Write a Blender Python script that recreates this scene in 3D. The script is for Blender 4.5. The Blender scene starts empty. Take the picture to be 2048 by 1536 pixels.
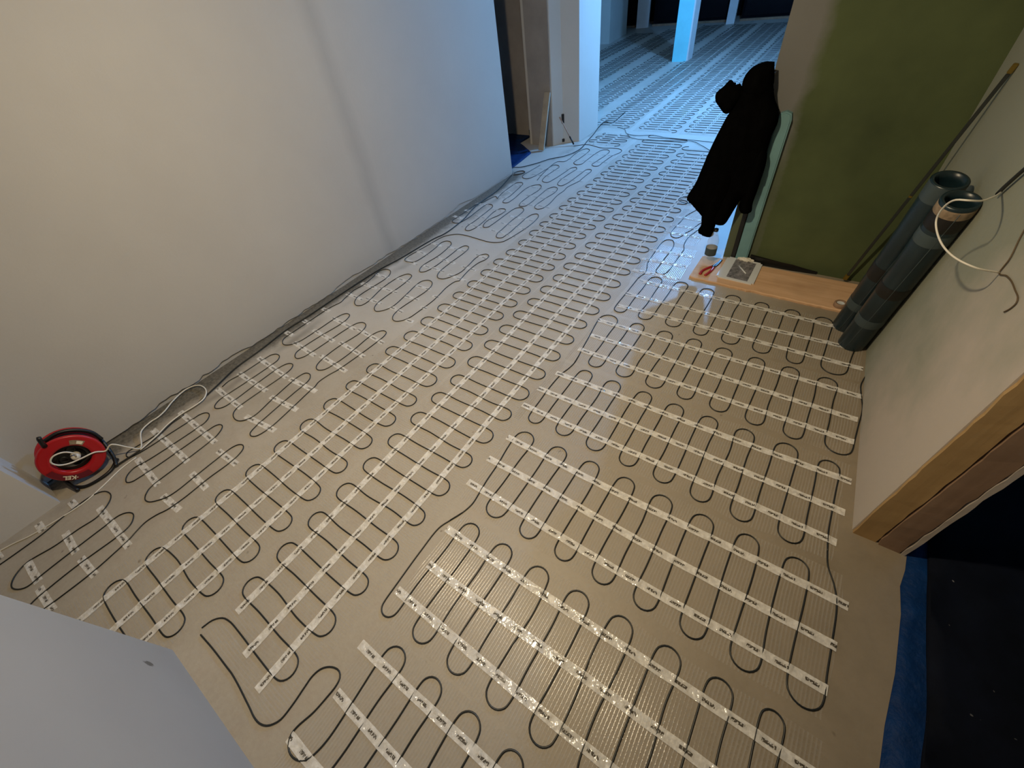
import bpy, bmesh, math, random
import numpy as np
from mathutils import Vector, Matrix
from mathutils.geometry import delaunay_2d_cdt
random.seed(7); rng = np.random.default_rng(7)
SC = bpy.context.scene
COL = SC.collection

# ------------------------------------------------------------------ camera
# world: X across the hallway, Y along it (away from the camera), Z up; metres
CAM_H = 1.55
WR = [(0.8200021762608147, 0.5605883441298267, -0.11548653321191468),
      (-0.3405718412686975, 0.640055895057376, 0.6887229284241599),
      (-0.4600078823915704, 0.5254228388908121, -0.7157678314296773)]
FPX = 823.0530412894583
cd = bpy.data.cameras.new('camera'); cam = bpy.data.objects.new('camera', cd); COL.objects.link(cam)
cd.sensor_width = 36.0; cd.lens = FPX / 2048 * 36.0; cd.clip_start = 0.02; cd.clip_end = 60
r, u, f = (Vector(v) for v in WR)
M = Matrix((r, u, -f)).transposed().to_4x4(); M.translation = (0, 0, CAM_H)
cam.matrix_world = M
SC.camera = cam

# ------------------------------------------------------------------ world, lights, exposure
SC.view_settings.view_transform = 'Standard'; SC.view_settings.look = 'None'
SC.view_settings.gamma = 1.0; SC.view_settings.use_curve_mapping = False
SC.view_settings.exposure = 0.0
w = bpy.data.worlds.new('night'); SC.world = w; w.use_nodes = True
w.node_tree.nodes['Background'].inputs[0].default_value = (0.45, 0.5, 0.6, 1)
w.node_tree.nodes['Background'].inputs[1].default_value = 0.004

BULB = (-0.78, 0.52, 2.32)          # warm bare bulb hanging in the hallway
WORK = (-0.92, 6.25, 2.42)          # cold LED lamp hanging in the big room
AIM = Vector((-1.55, 1.5, 0.0)) - Vector(BULB)      # the hallway bulb sits in a reflector tipped towards the left wall
def light(name, loc, colour, power, radius, aim=None):
    l = bpy.data.lights.new(name, 'SPOT' if aim else 'POINT'); l.color = colour; l.energy = power; l.shadow_soft_size = radius
    o = bpy.data.objects.new(name, l); o.location = loc; COL.objects.link(o)
    if aim: l.spot_size = math.radians(176); l.spot_blend = 1.0; o.rotation_euler = aim.to_track_quat('-Z', 'Y').to_euler()
    return o
light('warm_bulb_light', BULB, (1.0, 0.805, 0.53), 178.0, 0.045, AIM)
light('work_light_glow', WORK, (0.165, 0.46, 1.0), 430.0, 0.06)

# ------------------------------------------------------------------ materials
def srgb(r, g, b):
    return tuple(((c/255)/12.92 if c/255 <= 0.04045 else ((c/255+0.055)/1.055)**2.4) for c in (r, g, b)) + (1,)
class NT:
    def __init__(s, name):
        s.m = bpy.data.materials.new(name); s.m.use_nodes = True
        s.t = s.m.node_tree; s.b = s.t.nodes['Principled BSDF']; s.out = s.t.nodes['Material Output']
    def n(s, typ, **kw):
        x = s.t.nodes.new(typ)
        for k, v in kw.items():
            if k.startswith('i_'):
                k = k[2:]; x.inputs[int(k) if k.isdigit() else k.replace('_', ' ')].default_value = v
            else: setattr(x, k, v)
        return x
    def l(s, a, b): s.t.links.new(a, b)
    def math(s, op, a, b=None, c=None):
        x = s.t.nodes.new('ShaderNodeMath'); x.operation = op
        for i, v in enumerate((a, b, c)):
            if v is None: continue
            if isinstance(v, (int, float)): x.inputs[i].default_value = v
            else: s.l(v, x.inputs[i])
        return x.outputs[0]
    def mix(s, fac, a, b):
        x = s.t.nodes.new('ShaderNodeMix'); x.data_type = 'RGBA'
        for i, v in ((0, fac), (6, a), (7, b)):
            if isinstance(v, (int, float, tuple)): x.inputs[i].default_value = v
            else: s.l(v, x.inputs[i])
        return x.outputs[2]
    def ramp(s, fac, lo, hi):
        x = s.n('ShaderNodeMapRange'); s.l(fac, x.inputs[0]); x.inputs[1].default_value = lo; x.inputs[2].default_value = hi
        return x.outputs[0]
    def noise(s, scale, detail=4, rough=0.6, vec=None):
        x = s.n('ShaderNodeTexNoise'); x.inputs['Scale'].default_value = scale; x.inputs['Detail'].default_value = detail; x.inputs['Roughness'].default_value = rough
        if vec is not None: s.l(vec, x.inputs['Vector'])
        return x.outputs[0]
    def obj(s): return s.n('ShaderNodeTexCoord').outputs['Object']
    def bump(s, h, strength, dist=0.01):
        x = s.n('ShaderNodeBump'); x.inputs['Strength'].default_value = strength; x.inputs['Distance'].default_value = dist
        s.l(h, x.inputs['Height']); s.l(x.outputs[0], s.b.inputs['Normal'])

def plain(name, col, rough=0.6, var=0.12, nscale=6.0, metallic=0.0, bump=0.0, bscale=40, spec=0.5):
    t = NT(name); v = t.obj(); nz = t.noise(nscale, 5, 0.6, v)
    d = tuple(c*(1-var) for c in col[:3])+(1,); e = tuple(min(1, c*(1+var)) for c in col[:3])+(1,)
    t.l(t.mix(t.ramp(nz, 0.3, 0.7), d, e), t.b.inputs['Base Color'])
    t.b.inputs['Roughness'].default_value = rough; t.b.inputs['Metallic'].default_value = metallic
    t.b.inputs['Specular IOR Level'].default_value = spec
    if bump: t.bump(t.noise(bscale, 4, 0.6, v), bump)
    return t.m

MAT = {}
MAT['wall_white'] = plain('white_plaster', (0.60, 0.575, 0.525, 1), 0.85, 0.04, 1.6, bump=0.06, bscale=60, spec=0.25)
def m_wallright():
    # vignette shading put into the colour: grey-green near the corner, pinkish towards the doorway
    t = NT('vignetted_white_plaster'); v = t.obj(); sx = t.n('ShaderNodeSeparateXYZ'); t.l(v, sx.inputs[0])
    n = t.noise(2.6, 5, 0.6, v); e = t.math('ADD', sx.outputs[1], t.math('MULTIPLY', t.math('SUBTRACT', n, 0.5), 1.3))
    e = t.math('ADD', e, t.math('MULTIPLY', sx.outputs[2], 0.5))
    c = t.mix(t.ramp(e, 1.55, 2.15), (0.52, 0.455, 0.385, 1), (0.30, 0.31, 0.24, 1))
    t.l(c, t.b.inputs['Base Color']); t.b.inputs['Roughness'].default_value = 0.85; t.b.inputs['Specular IOR Level'].default_value = 0.25
    t.bump(t.noise(30, 4, 0.6, v), 0.1); return t.m
MAT['wall_right'] = m_wallright()
MAT['wall_grey'] = plain('grey_plaster', (0.34, 0.31, 0.28, 1), 0.9, 0.15, 3.0, bump=0.15, bscale=25, spec=0.2)
MAT['ceiling'] = plain('ceiling_paint', (0.6, 0.58, 0.54, 1), 0.9, 0.03)
MAT['mint'] = plain('mint_paint', (0.15, 0.295, 0.31, 1), 0.6, 0.12)
MAT['mint_bright'] = plain('turquoise_paint', (0.22, 0.74, 0.82, 1), 0.5, 0.05)
MAT['column_white'] = plain('column_white_paint', (0.62, 0.64, 0.64, 1), 0.6, 0.04)
MAT['black'] = plain('black_plastic', (0.006, 0.006, 0.006, 1), 0.45, 0.1)
MAT['void'] = plain('dark_film', (0.004, 0.004, 0.006, 1), 0.9, 0.1, spec=0.1)
MAT['cable'] = plain('black_cable_sheath', (0.012, 0.014, 0.013, 1), 0.4, 0.2)
MAT['white_cable'] = plain('white_cable_sheath', (0.72, 0.68, 0.58, 1), 0.45, 0.05)
MAT['red'] = plain('red_plastic', (0.42, 0.012, 0.016, 1), 0.35, 0.08)
MAT['cream'] = plain('cream_print', (0.75, 0.68, 0.5, 1), 0.5, 0.05)
MAT['cream_dim'] = plain('tan_sticker', (0.26, 0.19, 0.12, 1), 0.5, 0.3, 60)
MAT['jacket'] = plain('black_fleece', (0.0022, 0.0022, 0.0022, 1), 1.0, 0.2, 30, spec=0.0)
MAT['film'] = plain('dark_teal_film', (0.009, 0.023, 0.030, 1), 0.34, 0.4, 5)
MAT['film_light'] = plain('pale_film_label', (0.052, 0.075, 0.08, 1), 0.5, 0.2)
MAT['band'] = plain('black_strap', (0.008, 0.007, 0.006, 1), 0.5, 0.1)
MAT['board'] = plain('raw_board', (0.42, 0.36, 0.27, 1), 0.8, 0.2, 8)
MAT['pink'] = plain('pale_wood_handle', (0.40, 0.27, 0.2, 1), 0.6, 0.1)
MAT['yellow'] = plain('yellow_plastic', (0.15, 0.10, 0.01, 1), 0.6, 0.1)
MAT['rod'] = plain('dark_grey_lath', (0.03, 0.034, 0.03, 1), 0.55, 0.2)
MAT['paper'] = plain('white_card', (0.66, 0.68, 0.68, 1), 0.5, 0.03)
MAT['steel'] = plain('grey_steel', (0.10, 0.10, 0.10, 1), 0.35, 0.1, metallic=0.8)
MAT['brown_wire'] = plain('brown_wire', (0.10, 0.065, 0.03, 1), 0.6, 0.1)

def m_floor():
    t = NT('dusty_screed'); v = t.obj()
    a = t.noise(1.3, 6, 0.62, v); b = t.noise(9, 6, 0.65, v); c = t.noise(60, 3, 0.6, v)
    base = t.mix(t.ramp(a, 0.32, 0.68), (0.345, 0.30, 0.235, 1), (0.45, 0.40, 0.325, 1))
    base = t.mix(t.math('MULTIPLY', t.ramp(b, 0.50, 0.72), 0.35), base, (0.33, 0.25, 0.19, 1))
    base = t.mix(t.math('MULTIPLY', t.ramp(c, 0.35, 0.75), 0.18), base, (0.56, 0.52, 0.44, 1))
    sx = t.n('ShaderNodeSeparateXYZ'); t.l(v, sx.inputs[0])
    # bare browner screed towards the right-hand wall, with the lamp's falloff painted into it
    rx = t.math('ADD', sx.outputs[0], t.math('MULTIPLY', t.math('SUBTRACT', a, 0.5), 1.6))
    base = t.mix(t.math('MULTIPLY', t.ramp(rx, -1.1, 0.5), 0.75), base, t.mix(t.ramp(b, 0.3, 0.7), (0.165, 0.125, 0.074, 1), (0.235, 0.185, 0.118, 1)))
    # bright blue light baked into a paler floor colour from the wide doorway on
    far = t.math('ADD', sx.outputs[1], t.math('MULTIPLY', t.math('SUBTRACT', b, 0.5), 0.25))
    base = t.mix(t.ramp(far, 4.2, 5.2), base, t.mix(t.ramp(a, 0.3, 0.7), (0.56, 0.55, 0.53, 1), (0.68, 0.67, 0.65, 1)))
    # extra brightness painted in: paler stretch down the middle of the hallway
    mid = t.math('ADD', t.math('SUBTRACT', sx.outputs[1], t.math('MULTIPLY', sx.outputs[0], 0.55)), t.math('MULTIPLY', t.math('SUBTRACT', a, 0.5), 1.2))
    lit_mid = t.mix(t.ramp(a, 0.3, 0.7), (0.48, 0.45, 0.395, 1), (0.58, 0.55, 0.50, 1))
    base = t.mix(t.math('MULTIPLY', t.ramp(mid, 1.3, 3.2), t.ramp(sx.outputs[0], 0.1, -0.5)), base, lit_mid)
    # grimy strip along the left wall, a ragged-edged stain
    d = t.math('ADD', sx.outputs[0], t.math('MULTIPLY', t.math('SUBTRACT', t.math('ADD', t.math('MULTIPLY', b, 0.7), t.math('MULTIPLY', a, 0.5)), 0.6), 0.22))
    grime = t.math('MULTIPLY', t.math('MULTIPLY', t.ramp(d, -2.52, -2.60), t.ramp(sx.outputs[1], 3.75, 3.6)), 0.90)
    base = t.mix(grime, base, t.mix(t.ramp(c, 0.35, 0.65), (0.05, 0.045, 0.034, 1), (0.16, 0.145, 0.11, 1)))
    # patchy grey band a little way out from the wall
    band = t.math('ABSOLUTE', t.math('ADD', t.math('ADD', sx.outputs[0], 2.475), t.math('MULTIPLY', t.math('SUBTRACT', a, 0.5), 0.3)))
    base = t.mix(t.math('MULTIPLY', t.math('MULTIPLY', t.ramp(band, 0.055, 0.01), t.ramp(t.noise(2.1, 3, 0.6, v), 0.42, 0.6)), 0.45), base, (0.10, 0.09, 0.07, 1))
    sp = t.noise(22, 2, 0.5, v)
    base = t.mix(t.math('MULTIPLY', t.ramp(sp, 0.73, 0.78), 0.6), base, (0.12, 0.09, 0.06, 1))
    t.l(base, t.b.inputs['Base Color'])
    t.b.inputs['Roughness'].default_value = 0.5; t.b.inputs['Specular IOR Level'].default_value = 0.5
    t.bump(t.math('ADD', b, t.math('MULTIPLY', c, 0.4)), 0.12)
    return t.m
MAT['floor'] = m_floor()

def m_net(name='glass_fibre_net', dens=1.0, rough=0.2):
    # translucent glass-fibre net: threads every 10 mm along the runs (u) and weaker across (v); the holes are open
    t = NT(name); uv = t.n('ShaderNodeUVMap').outputs[0]
    sx = t.n('ShaderNodeSeparateXYZ'); t.l(uv, sx.inputs[0])
    wob = t.math('MULTIPLY', t.math('SUBTRACT', t.noise(3.0, 2, 0.5, uv), 0.5), 0.02)
    def thread(c, pitch, width):
        fr = t.math('FRACT', t.math('DIVIDE', t.math('ADD', c, wob), pitch))
        return t.math('ABSOLUTE', t.math('SUBTRACT', fr, 0.5)), width
    a, wa = thread(sx.outputs[0], 0.0105, 0.22)
    b, wb = thread(sx.outputs[1], 0.0125, 0.10)
    ma = t.math('SMOOTH_MAX', t.math('LESS_THAN', a, wa), 0.0, 0.0)
    mb = t.math('LESS_THAN', b, wb)
    patch = t.ramp(t.noise(5.5, 4, 0.6, uv), 0.35, 0.65)
    al = t.math('MAXIMUM', t.math('MULTIPLY', ma, min(0.95, 0.34*dens)), t.math('MULTIPLY', mb, 0.16*dens))
    al = t.math('MULTIPLY', al, t.math('ADD', 0.45, t.math('MULTIPLY', patch, 0.55)))
    t.b.inputs['Base Color'].default_value = (0.62, 0.57, 0.49, 1)
    t.b.inputs['Roughness'].default_value = rough
    t.b.inputs['Specular IOR Level'].default_value = 1.0
    h = t.math('ADD', t.math('MULTIPLY', t.math('COSINE', t.math('MULTIPLY', a, 6.2832)), -1.0), t.math('MULTIPLY', t.noise(180, 2, 0.6, uv), 0.8))
    t.bump(h, 0.6, 0.00062)
    t.l(al, t.b.inputs['Alpha'])
    return t.m
MAT['net'] = m_net()
MAT['net_shiny'] = m_net('shiny_film_net', 2.1, 0.24)

def m_tape():
    # clear printed sticking tape: uv.x metres along it, uv.y -1..1 across
    t = NT('printed_clear_tape'); uv = t.n('ShaderNodeUVMap').outputs[0]
    sx = t.n('ShaderNodeSeparateXYZ'); t.l(uv, sx.inputs[0]); U, V = sx.outputs[0], sx.outputs[1]
    m = t.math('MULTIPLY', t.math('FRACT', t.math('DIVIDE', U, 0.0787)), 0.0787)
    av = t.math('ABSOLUTE', V)
    dash = t.math('MULTIPLY', t.math('MULTIPLY', t.math('GREATER_THAN', m, 0.020), t.math('LESS_THAN', m, 0.056)), t.math('LESS_THAN', av, 0.30))
    cm = t.n('ShaderNodeCombineXYZ'); t.l(t.math('MULTIPLY', U, 240.0), cm.inputs[0]); t.l(t.math('MULTIPLY', V, 2.5), cm.inputs[1])
    txt = t.math('GREATER_THAN', t.noise(1.0, 2, 0.5, cm.outputs[0]), 0.44)
    ink = t.math('MULTIPLY', dash, txt)
    hollow = t.math('MULTIPLY', t.math('MULTIPLY', t.math('GREATER_THAN', m, 0.014), t.math('LESS_THAN', m, 0.062)), t.math('LESS_THAN', av, 0.5))
    wr = t.noise(55, 3, 0.6, t.obj())
    al = t.math('SUBTRACT', t.math('ADD', 0.57, t.math('MULTIPLY', t.ramp(wr, 0.4, 0.65), 0.22)), t.math('MULTIPLY', hollow, 0.08))
    al = t.math('MAXIMUM', al, t.math('MULTIPLY', ink, 0.62))
    t.l(t.mix(ink, (0.93, 0.90, 0.83, 1), (0.07, 0.06, 0.045, 1)), t.b.inputs['Base Color'])
    t.l(al, t.b.inputs['Alpha'])
    t.b.inputs['Roughness'].default_value = 0.17; t.b.inputs['Specular IOR Level'].default_value = 0.7
    t.bump(t.ramp(t.noise(40, 2, 0.5, t.obj()), 0.42, 0.78), 0.8, 0.0032)
    return t.m
MAT['tape'] = m_tape()

def m_wood(name, a, b, scale=(2, 30, 30), rough=0.6):
    t = NT(name); v = t.obj(); mp = t.n('ShaderNodeMapping'); mp.inputs['Scale'].default_value = scale; t.l(v, mp.inputs[0])
    g = t.noise(1.0, 6, 0.65, mp.outputs[0]); k = t.noise(3, 3, 0.5, v)
    c = t.mix(t.ramp(g, 0.3, 0.7), a, b)
    c = t.mix(t.math('MULTIPLY', t.ramp(k, 0.55, 0.8), 0.4), c, tuple(x*0.5 for x in a[:3])+(1,))
    t.l(c, t.b.inputs['Base Color']); t.b.inputs['Roughness'].default_value = rough; t.b.inputs['Specular IOR Level'].default_value = 0.3
    t.bump(g, 0.15); return t.m
MAT['plank'] = m_wood('oak_board', (0.56, 0.335, 0.18, 1), (0.72, 0.47, 0.28, 1), (2, 24, 24), 0.8)
MAT['jamb'] = m_wood('raw_brown_reveal', (0.36, 0.22, 0.085, 1), (0.55, 0.36, 0.16, 1), (10, 10, 0.6), 0.9)

def m_tarp():
    t = NT('blue_tarpaulin'); v = t.obj(); n = t.noise(9, 5, 0.6, v)
    t.l(t.mix(t.ramp(n, 0.3, 0.7), (0.002, 0.018, 0.072, 1), (0.003, 0.032, 0.125, 1)), t.b.inputs['Base Color'])
    t.b.inputs['Roughness'].default_value = 0.6; t.b.inputs['Specular IOR Level'].default_value = 0.15; t.bump(n, 0.6, 0.03); return t.m
MAT['tarp'] = m_tarp()
def m_shadow_sheet():  # near-black colour standing in for deep shadow on the side room floor
    t = NT('shadow_black_sheet'); v = t.obj(); n = t.noise(7, 5, 0.6, v); s = t.noise(35, 1, 0.4, v)
    c = t.mix(t.ramp(n, 0.3, 0.7), (0.002, 0.003, 0.006, 1), (0.005, 0.007, 0.014, 1))
    t.l(t.mix(t.ramp(s, 0.80, 0.82), c, (0.2, 0.2, 0.2, 1)), t.b.inputs['Base Color'])
    t.b.inputs['Roughness'].default_value = 0.8; t.b.inputs['Specular IOR Level'].default_value = 0.1
    return t.m
MAT['sheet'] = m_shadow_sheet()

def m_green():
    # olive paint rolled over a beige ground; the roller stopped at a soft ragged edge near the wall's end
    t = NT('olive_paint_on_beige'); v = t.obj(); sx = t.n('ShaderNodeSeparateXYZ'); t.l(v, sx.inputs[0])
    n = t.noise(7, 4, 0.6, v); n2 = t.noise(2.2, 4, 0.55, v)
    e = t.math('ADD', sx.outputs[0], t.math('MULTIPLY', t.math('SUBTRACT', n, 0.5), 0.08))
    fac = t.ramp(e, -0.265, -0.205)
    lowz = t.math('ADD', sx.outputs[2], t.math('MULTIPLY', t.math('SUBTRACT', n, 0.5), 0.15))
    fac2 = t.ramp(lowz, 0.72, 0.55)
    fac = t.math('MAXIMUM', fac, t.math('MULTIPLY', fac2, 0.75))
    g = t.mix(t.ramp(n2, 0.3, 0.7), (0.052, 0.069, 0.028, 1), (0.092, 0.116, 0.047, 1))
    t.l(t.mix(fac, (0.165, 0.165, 0.155, 1), g), t.b.inputs['Base Color'])
    t.b.inputs['Roughness'].default_value = 0.8; t.b.inputs['Specular IOR Level'].default_value = 0.25
    t.bump(t.noise(45, 4, 0.6, v), 0.12); return t.m
MAT['green'] = m_green()
def m_wallfront():
    t = NT('scuffed_white_plaster'); v = t.obj(); sx = t.n('ShaderNodeSeparateXYZ'); t.l(v, sx.inputs[0])
    c = t.mix(t.ramp(t.noise(2, 3, 0.5, v), 0.3, 0.7), (0.39, 0.375, 0.345, 1), (0.42, 0.405, 0.37, 1))
    # one small grey scuff near the outer edge
    dx = t.math('DIVIDE', t.math('ADD', sx.outputs[0], 1.202), 0.012); dz = t.math('DIVIDE', t.math('SUBTRACT', sx.outputs[2], 0.185), 0.02)
    d = t.math('ADD', t.math('MULTIPLY', dx, dx), t.math('MULTIPLY', dz, dz))
    d = t.math('ADD', d, t.math('MULTIPLY', t.math('SUBTRACT', t.noise(120, 3, 0.6, v), 0.5), 2.5))
    t.l(t.mix(t.math('MULTIPLY', t.ramp(d, 1.2, 0.6), 0.85), c, (0.12, 0.11, 0.09, 1)), t.b.inputs['Base Color'])
    t.b.inputs['Roughness'].default_value = 0.85; t.b.inputs['Specular IOR Level'].default_value = 0.25
    return t.m
MAT['wall_front'] = m_wallfront()
def m_wallleft():
    # white plaster with one soft shadow streak painted up it
    t = NT('white_plaster_with_shadow_streak'); v = t.obj(); sx = t.n('ShaderNodeSeparateXYZ'); t.l(v, sx.inputs[0])
    c = t.mix(t.ramp(t.noise(1.6, 5, 0.6, v), 0.3, 0.7), (0.44, 0.42, 0.38, 1), (0.475, 0.455, 0.41, 1))
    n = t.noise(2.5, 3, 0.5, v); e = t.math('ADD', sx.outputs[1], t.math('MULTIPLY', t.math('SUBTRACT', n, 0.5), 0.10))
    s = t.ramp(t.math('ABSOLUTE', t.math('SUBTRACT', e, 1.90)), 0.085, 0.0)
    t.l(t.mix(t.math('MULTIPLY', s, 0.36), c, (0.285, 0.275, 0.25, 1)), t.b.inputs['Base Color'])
    t.b.inputs['Roughness'].default_value = 0.85; t.b.inputs['Specular IOR Level'].default_value = 0.25
    t.bump(t.noise(60, 4, 0.6, v), 0.06); return t.m
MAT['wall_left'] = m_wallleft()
def m_clear():
    t = NT('clear_plastic'); b = t.b
    b.inputs['Base Color'].default_value = (0.9, 0.92, 0.92, 1); b.inputs['Roughness'].default_value = 0.06
    b.inputs['Alpha'].default_value = 0.22; b.inputs['Specular IOR Level'].default_value = 0.9
    v = t.obj(); t.bump(t.noise(35, 3, 0.5, v), 0.5, 0.01); return t.m
MAT['clear'] = m_clear()
def m_glass():
    t = NT('night_window_glass'); t.b.inputs['Base Color'].default_value = (0.004, 0.004, 0.006, 1)
    t.b.inputs['Roughness'].default_value = 0.25; t.b.inputs['Specular IOR Level'].default_value = 0.2
    v = t.obj(); t.bump(t.noise(2, 2, 0.5, v), 0.02); return t.m
MAT['glass'] = m_glass()
def m_print():
    t = NT('grey_photo_print'); v = t.obj(); n = t.noise(55, 5, 0.7, v)
    t.l(t.mix(t.ramp(n, 0.35, 0.65), (0.055, 0.055, 0.06, 1), (0.30, 0.28, 0.29, 1)), t.b.inputs['Base Color'])
    t.b.inputs['Roughness'].default_value = 0.4; return t.m
MAT['print'] = m_print()

# ------------------------------------------------------------------ mesh helpers
def link(name, me, mat, parent=None):
    o = bpy.data.objects.new(name, me); COL.objects.link(o)
    if mat is not None: me.materials.append(MAT[mat] if isinstance(mat, str) else mat)
    if parent is not None: o.parent = parent
    return o
def from_bm(name, bm, mat, parent=None, smooth=True):
    me = bpy.data.meshes.new(name); bm.normal_update(); bm.to_mesh(me); bm.free()
    if smooth:
        for p in me.polygons: p.use_smooth = True
    return link(name, me, mat, parent)
def tag(o, label=None, cat=None, group=None, kind=None):
    if label: o['label'] = label
    if cat: o['category'] = cat
    if group: o['group'] = group
    if kind: o['kind'] = kind
    return o
def thing(name, label, cat, group=None, loc=(0, 0, 0)):
    o = bpy.data.objects.new(name, None); o.location = loc; o.empty_display_size = 0.1; COL.objects.link(o)
    return tag(o, label, cat, group)
def box(bm, lo, hi, bev=0.0):
    v = [bm.verts.new((x, y, z)) for x in (lo[0], hi[0]) for y in (lo[1], hi[1]) for z in (lo[2], hi[2])]
    fs = [bm.faces.new([v[i] for i in q]) for q in ((0, 1, 3, 2), (4, 6, 7, 5), (0, 4, 5, 1), (2, 3, 7, 6), (0, 2, 6, 4), (1, 5, 7, 3))]
    if bev:
        es = list({e for fc in fs for e in fc.edges})
        bmesh.ops.bevel(bm, geom=es, offset=bev, segments=2, affect='EDGES')
def mbox(name, lo, hi, mat, parent=None, bev=0.0):
    bm = bmesh.new(); box(bm, lo, hi, bev); return from_bm(name, bm, mat, parent, smooth=False)
def prism(name, foot, z0, z1, mat, parent=None):
    bm = bmesh.new(); a = [bm.verts.new((x, y, z0)) for x, y in foot]; b = [bm.verts.new((x, y, z1)) for x, y in foot]; n = len(foot)
    bm.faces.new(a[::-1]); bm.faces.new(b)
    for i in range(n): bm.faces.new((a[i], a[(i+1) % n], b[(i+1) % n], b[i]))
    bmesh.ops.recalc_face_normals(bm, faces=bm.faces[:])
    return from_bm(name, bm, mat, parent, smooth=False)
def catmull(P, step=0.012):
    P = np.asarray(P, float)
    Q = np.vstack([2*P[0]-P[1], P, 2*P[-1]-P[-2]]); out = []
    for i in range(1, len(Q)-2):
        p0, p1, p2, p3 = Q[i-1], Q[i], Q[i+1], Q[i+2]
        t = [0.0]
        for a, b in ((p0, p1), (p1, p2), (p2, p3)): t.append(t[-1] + max(np.linalg.norm(b-a), 1e-6)**0.5)
        n = max(2, int(np.linalg.norm(p2-p1)/step)+1)
        for k in range(n):
            s = t[1] + (t[2]-t[1])*k/n
            A1 = p0*(t[1]-s)/(t[1]-t[0])+p1*(s-t[0])/(t[1]-t[0]); A2 = p1*(t[2]-s)/(t[2]-t[1])+p2*(s-t[1])/(t[2]-t[1]); A3 = p2*(t[3]-s)/(t[3]-t[2])+p3*(s-t[2])/(t[3]-t[2])
            B1 = A1*(t[2]-s)/(t[2]-t[0])+A2*(s-t[0])/(t[2]-t[0]); B2 = A2*(t[3]-s)/(t[3]-t[1])+A3*(s-t[1])/(t[3]-t[1])
            out.append(B1*(t[2]-s)/(t[2]-t[1])+B2*(s-t[1])/(t[2]-t[1]))
    out.append(P[-1]); return np.array(out)
def tube_bm(bm, P, rad, sides=6, cap=True):
    P = np.asarray(P, float)
    if P.shape[1] == 2: P = np.c_[P, np.full(len(P), rad)]
    keep = np.r_[True, np.linalg.norm(np.diff(P, axis=0), axis=1) > 1e-5]; P = P[keep]
    T = np.gradient(P, axis=0); T /= np.linalg.norm(T, axis=1)[:, None]
    up = np.array([0, 0, 1.0]); N = np.cross(T[0], up)
    if np.linalg.norm(N) < 1e-3: N = np.array([1.0, 0, 0])
    rings = []
    R = rad if hasattr(rad, '__len__') else [rad]*len(P)
    for i in range(len(P)):
        N = N - T[i]*np.dot(N, T[i]); N /= np.linalg.norm(N); B = np.cross(T[i], N)
        rings.append([bm.verts.new(P[i] + R[min(i, len(R)-1)]*(math.cos(a)*N+math.sin(a)*B)) for a in np.arange(sides)*2*math.pi/sides])
    for a, b in zip(rings, rings[1:]):
        for k in range(sides): bm.faces.new((a[k], a[(k+1) % sides], b[(k+1) % sides], b[k]))
    if cap: bm.faces.new(rings[0][::-1]); bm.faces.new(rings[-1])
def tube(name, P, rad, mat, parent=None, sides=6):
    bm = bmesh.new(); tube_bm(bm, P, rad, sides); return from_bm(name, bm, mat, parent)
def lathe_bm(bm, prof, seg=32, M=None):
    rings = []
    for rr, z in prof:
        rings.append([bm.verts.new((rr*math.cos(a), rr*math.sin(a), z)) for a in np.arange(seg)*2*math.pi/seg] if rr > 1e-6 else [bm.verts.new((0, 0, z))])
    for a, b in zip(rings, rings[1:]):
        for k in range(seg):
            q = [a[k % len(a)], a[(k+1) % len(a)], b[(k+1) % len(b)], b[k % len(b)]]
            q = [x for i, x in enumerate(q) if x not in q[:i]]
            if len(q) > 2: bm.faces.new(q)
    bmesh.ops.recalc_face_normals(bm, faces=bm.faces[:])
    if M is not None: bmesh.ops.transform(bm, matrix=M, verts=bm.verts[:])
def lathe(name, prof, mat, parent=None, seg=32, M=None):
    bm = bmesh.new(); lathe_bm(bm, prof, seg, M); return from_bm(name, bm, mat, parent)
def frame(origin, zaxis, xhint=(1, 0, 0)):
    z = Vector(zaxis).normalized(); x = Vector(xhint); x = (x - z*x.dot(z)).normalized(); y = z.cross(x)
    m = Matrix((x, y, z)).transposed().to_4x4(); m.translation = origin; return m
def pts(s): return [tuple(float(v)/1000 for v in q.split(',')) for q in s.split()]

CR = 0.0027            # heating cable radius
def strip(name, a, b, parent, path=None, width=0.030, z=0.0034):
    """one length of sticking tape lying on the net, riding over each cable it crosses"""
    a, b = np.array(a, float), np.array(b, float); L = np.linalg.norm(b-a); d = (b-a)/L; nrm = np.array([-d[1], d[0]])
    n = max(4, int(L/0.007)); bm = bmesh.new(); uvl = bm.loops.layers.uv.new('UVMap'); rows = []
    off = random.uniform(0, 0.0787); wob = random.uniform(0, 6)
    for i in range(n+1):
        s = L*i/n; c = a + d*s + nrm*0.003*math.sin(s*5+wob); row = []
        for v in (-1, 1):
            p = c + nrm*v*width/2*(1+0.03*math.sin(s*40+v)); zz = z
            if path is not None:
                q = np.min(np.hypot(path[:, 0]-p[0], path[:, 1]-p[1])); zz = z + 0.0034*math.exp(-(q/0.007)**2)
            row.append(bm.verts.new((p[0], p[1], zz)))
        rows.append((row, s))
    for (r0, s0), (r1, s1) in zip(rows, rows[1:]):
        fc = bm.faces.new((r0[0], r1[0], r1[1], r0[1]))
        for lp, uv in zip(fc.loops, ((s0+off, -1), (s1+off, -1), (s1+off, 1), (s0+off, 1))): lp[uvl].uv = uv
    o = from_bm(name, bm, 'tape', parent)
    if o.data.polygons[0].normal.z < 0: o.data.flip_normals()
    return o
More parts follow.
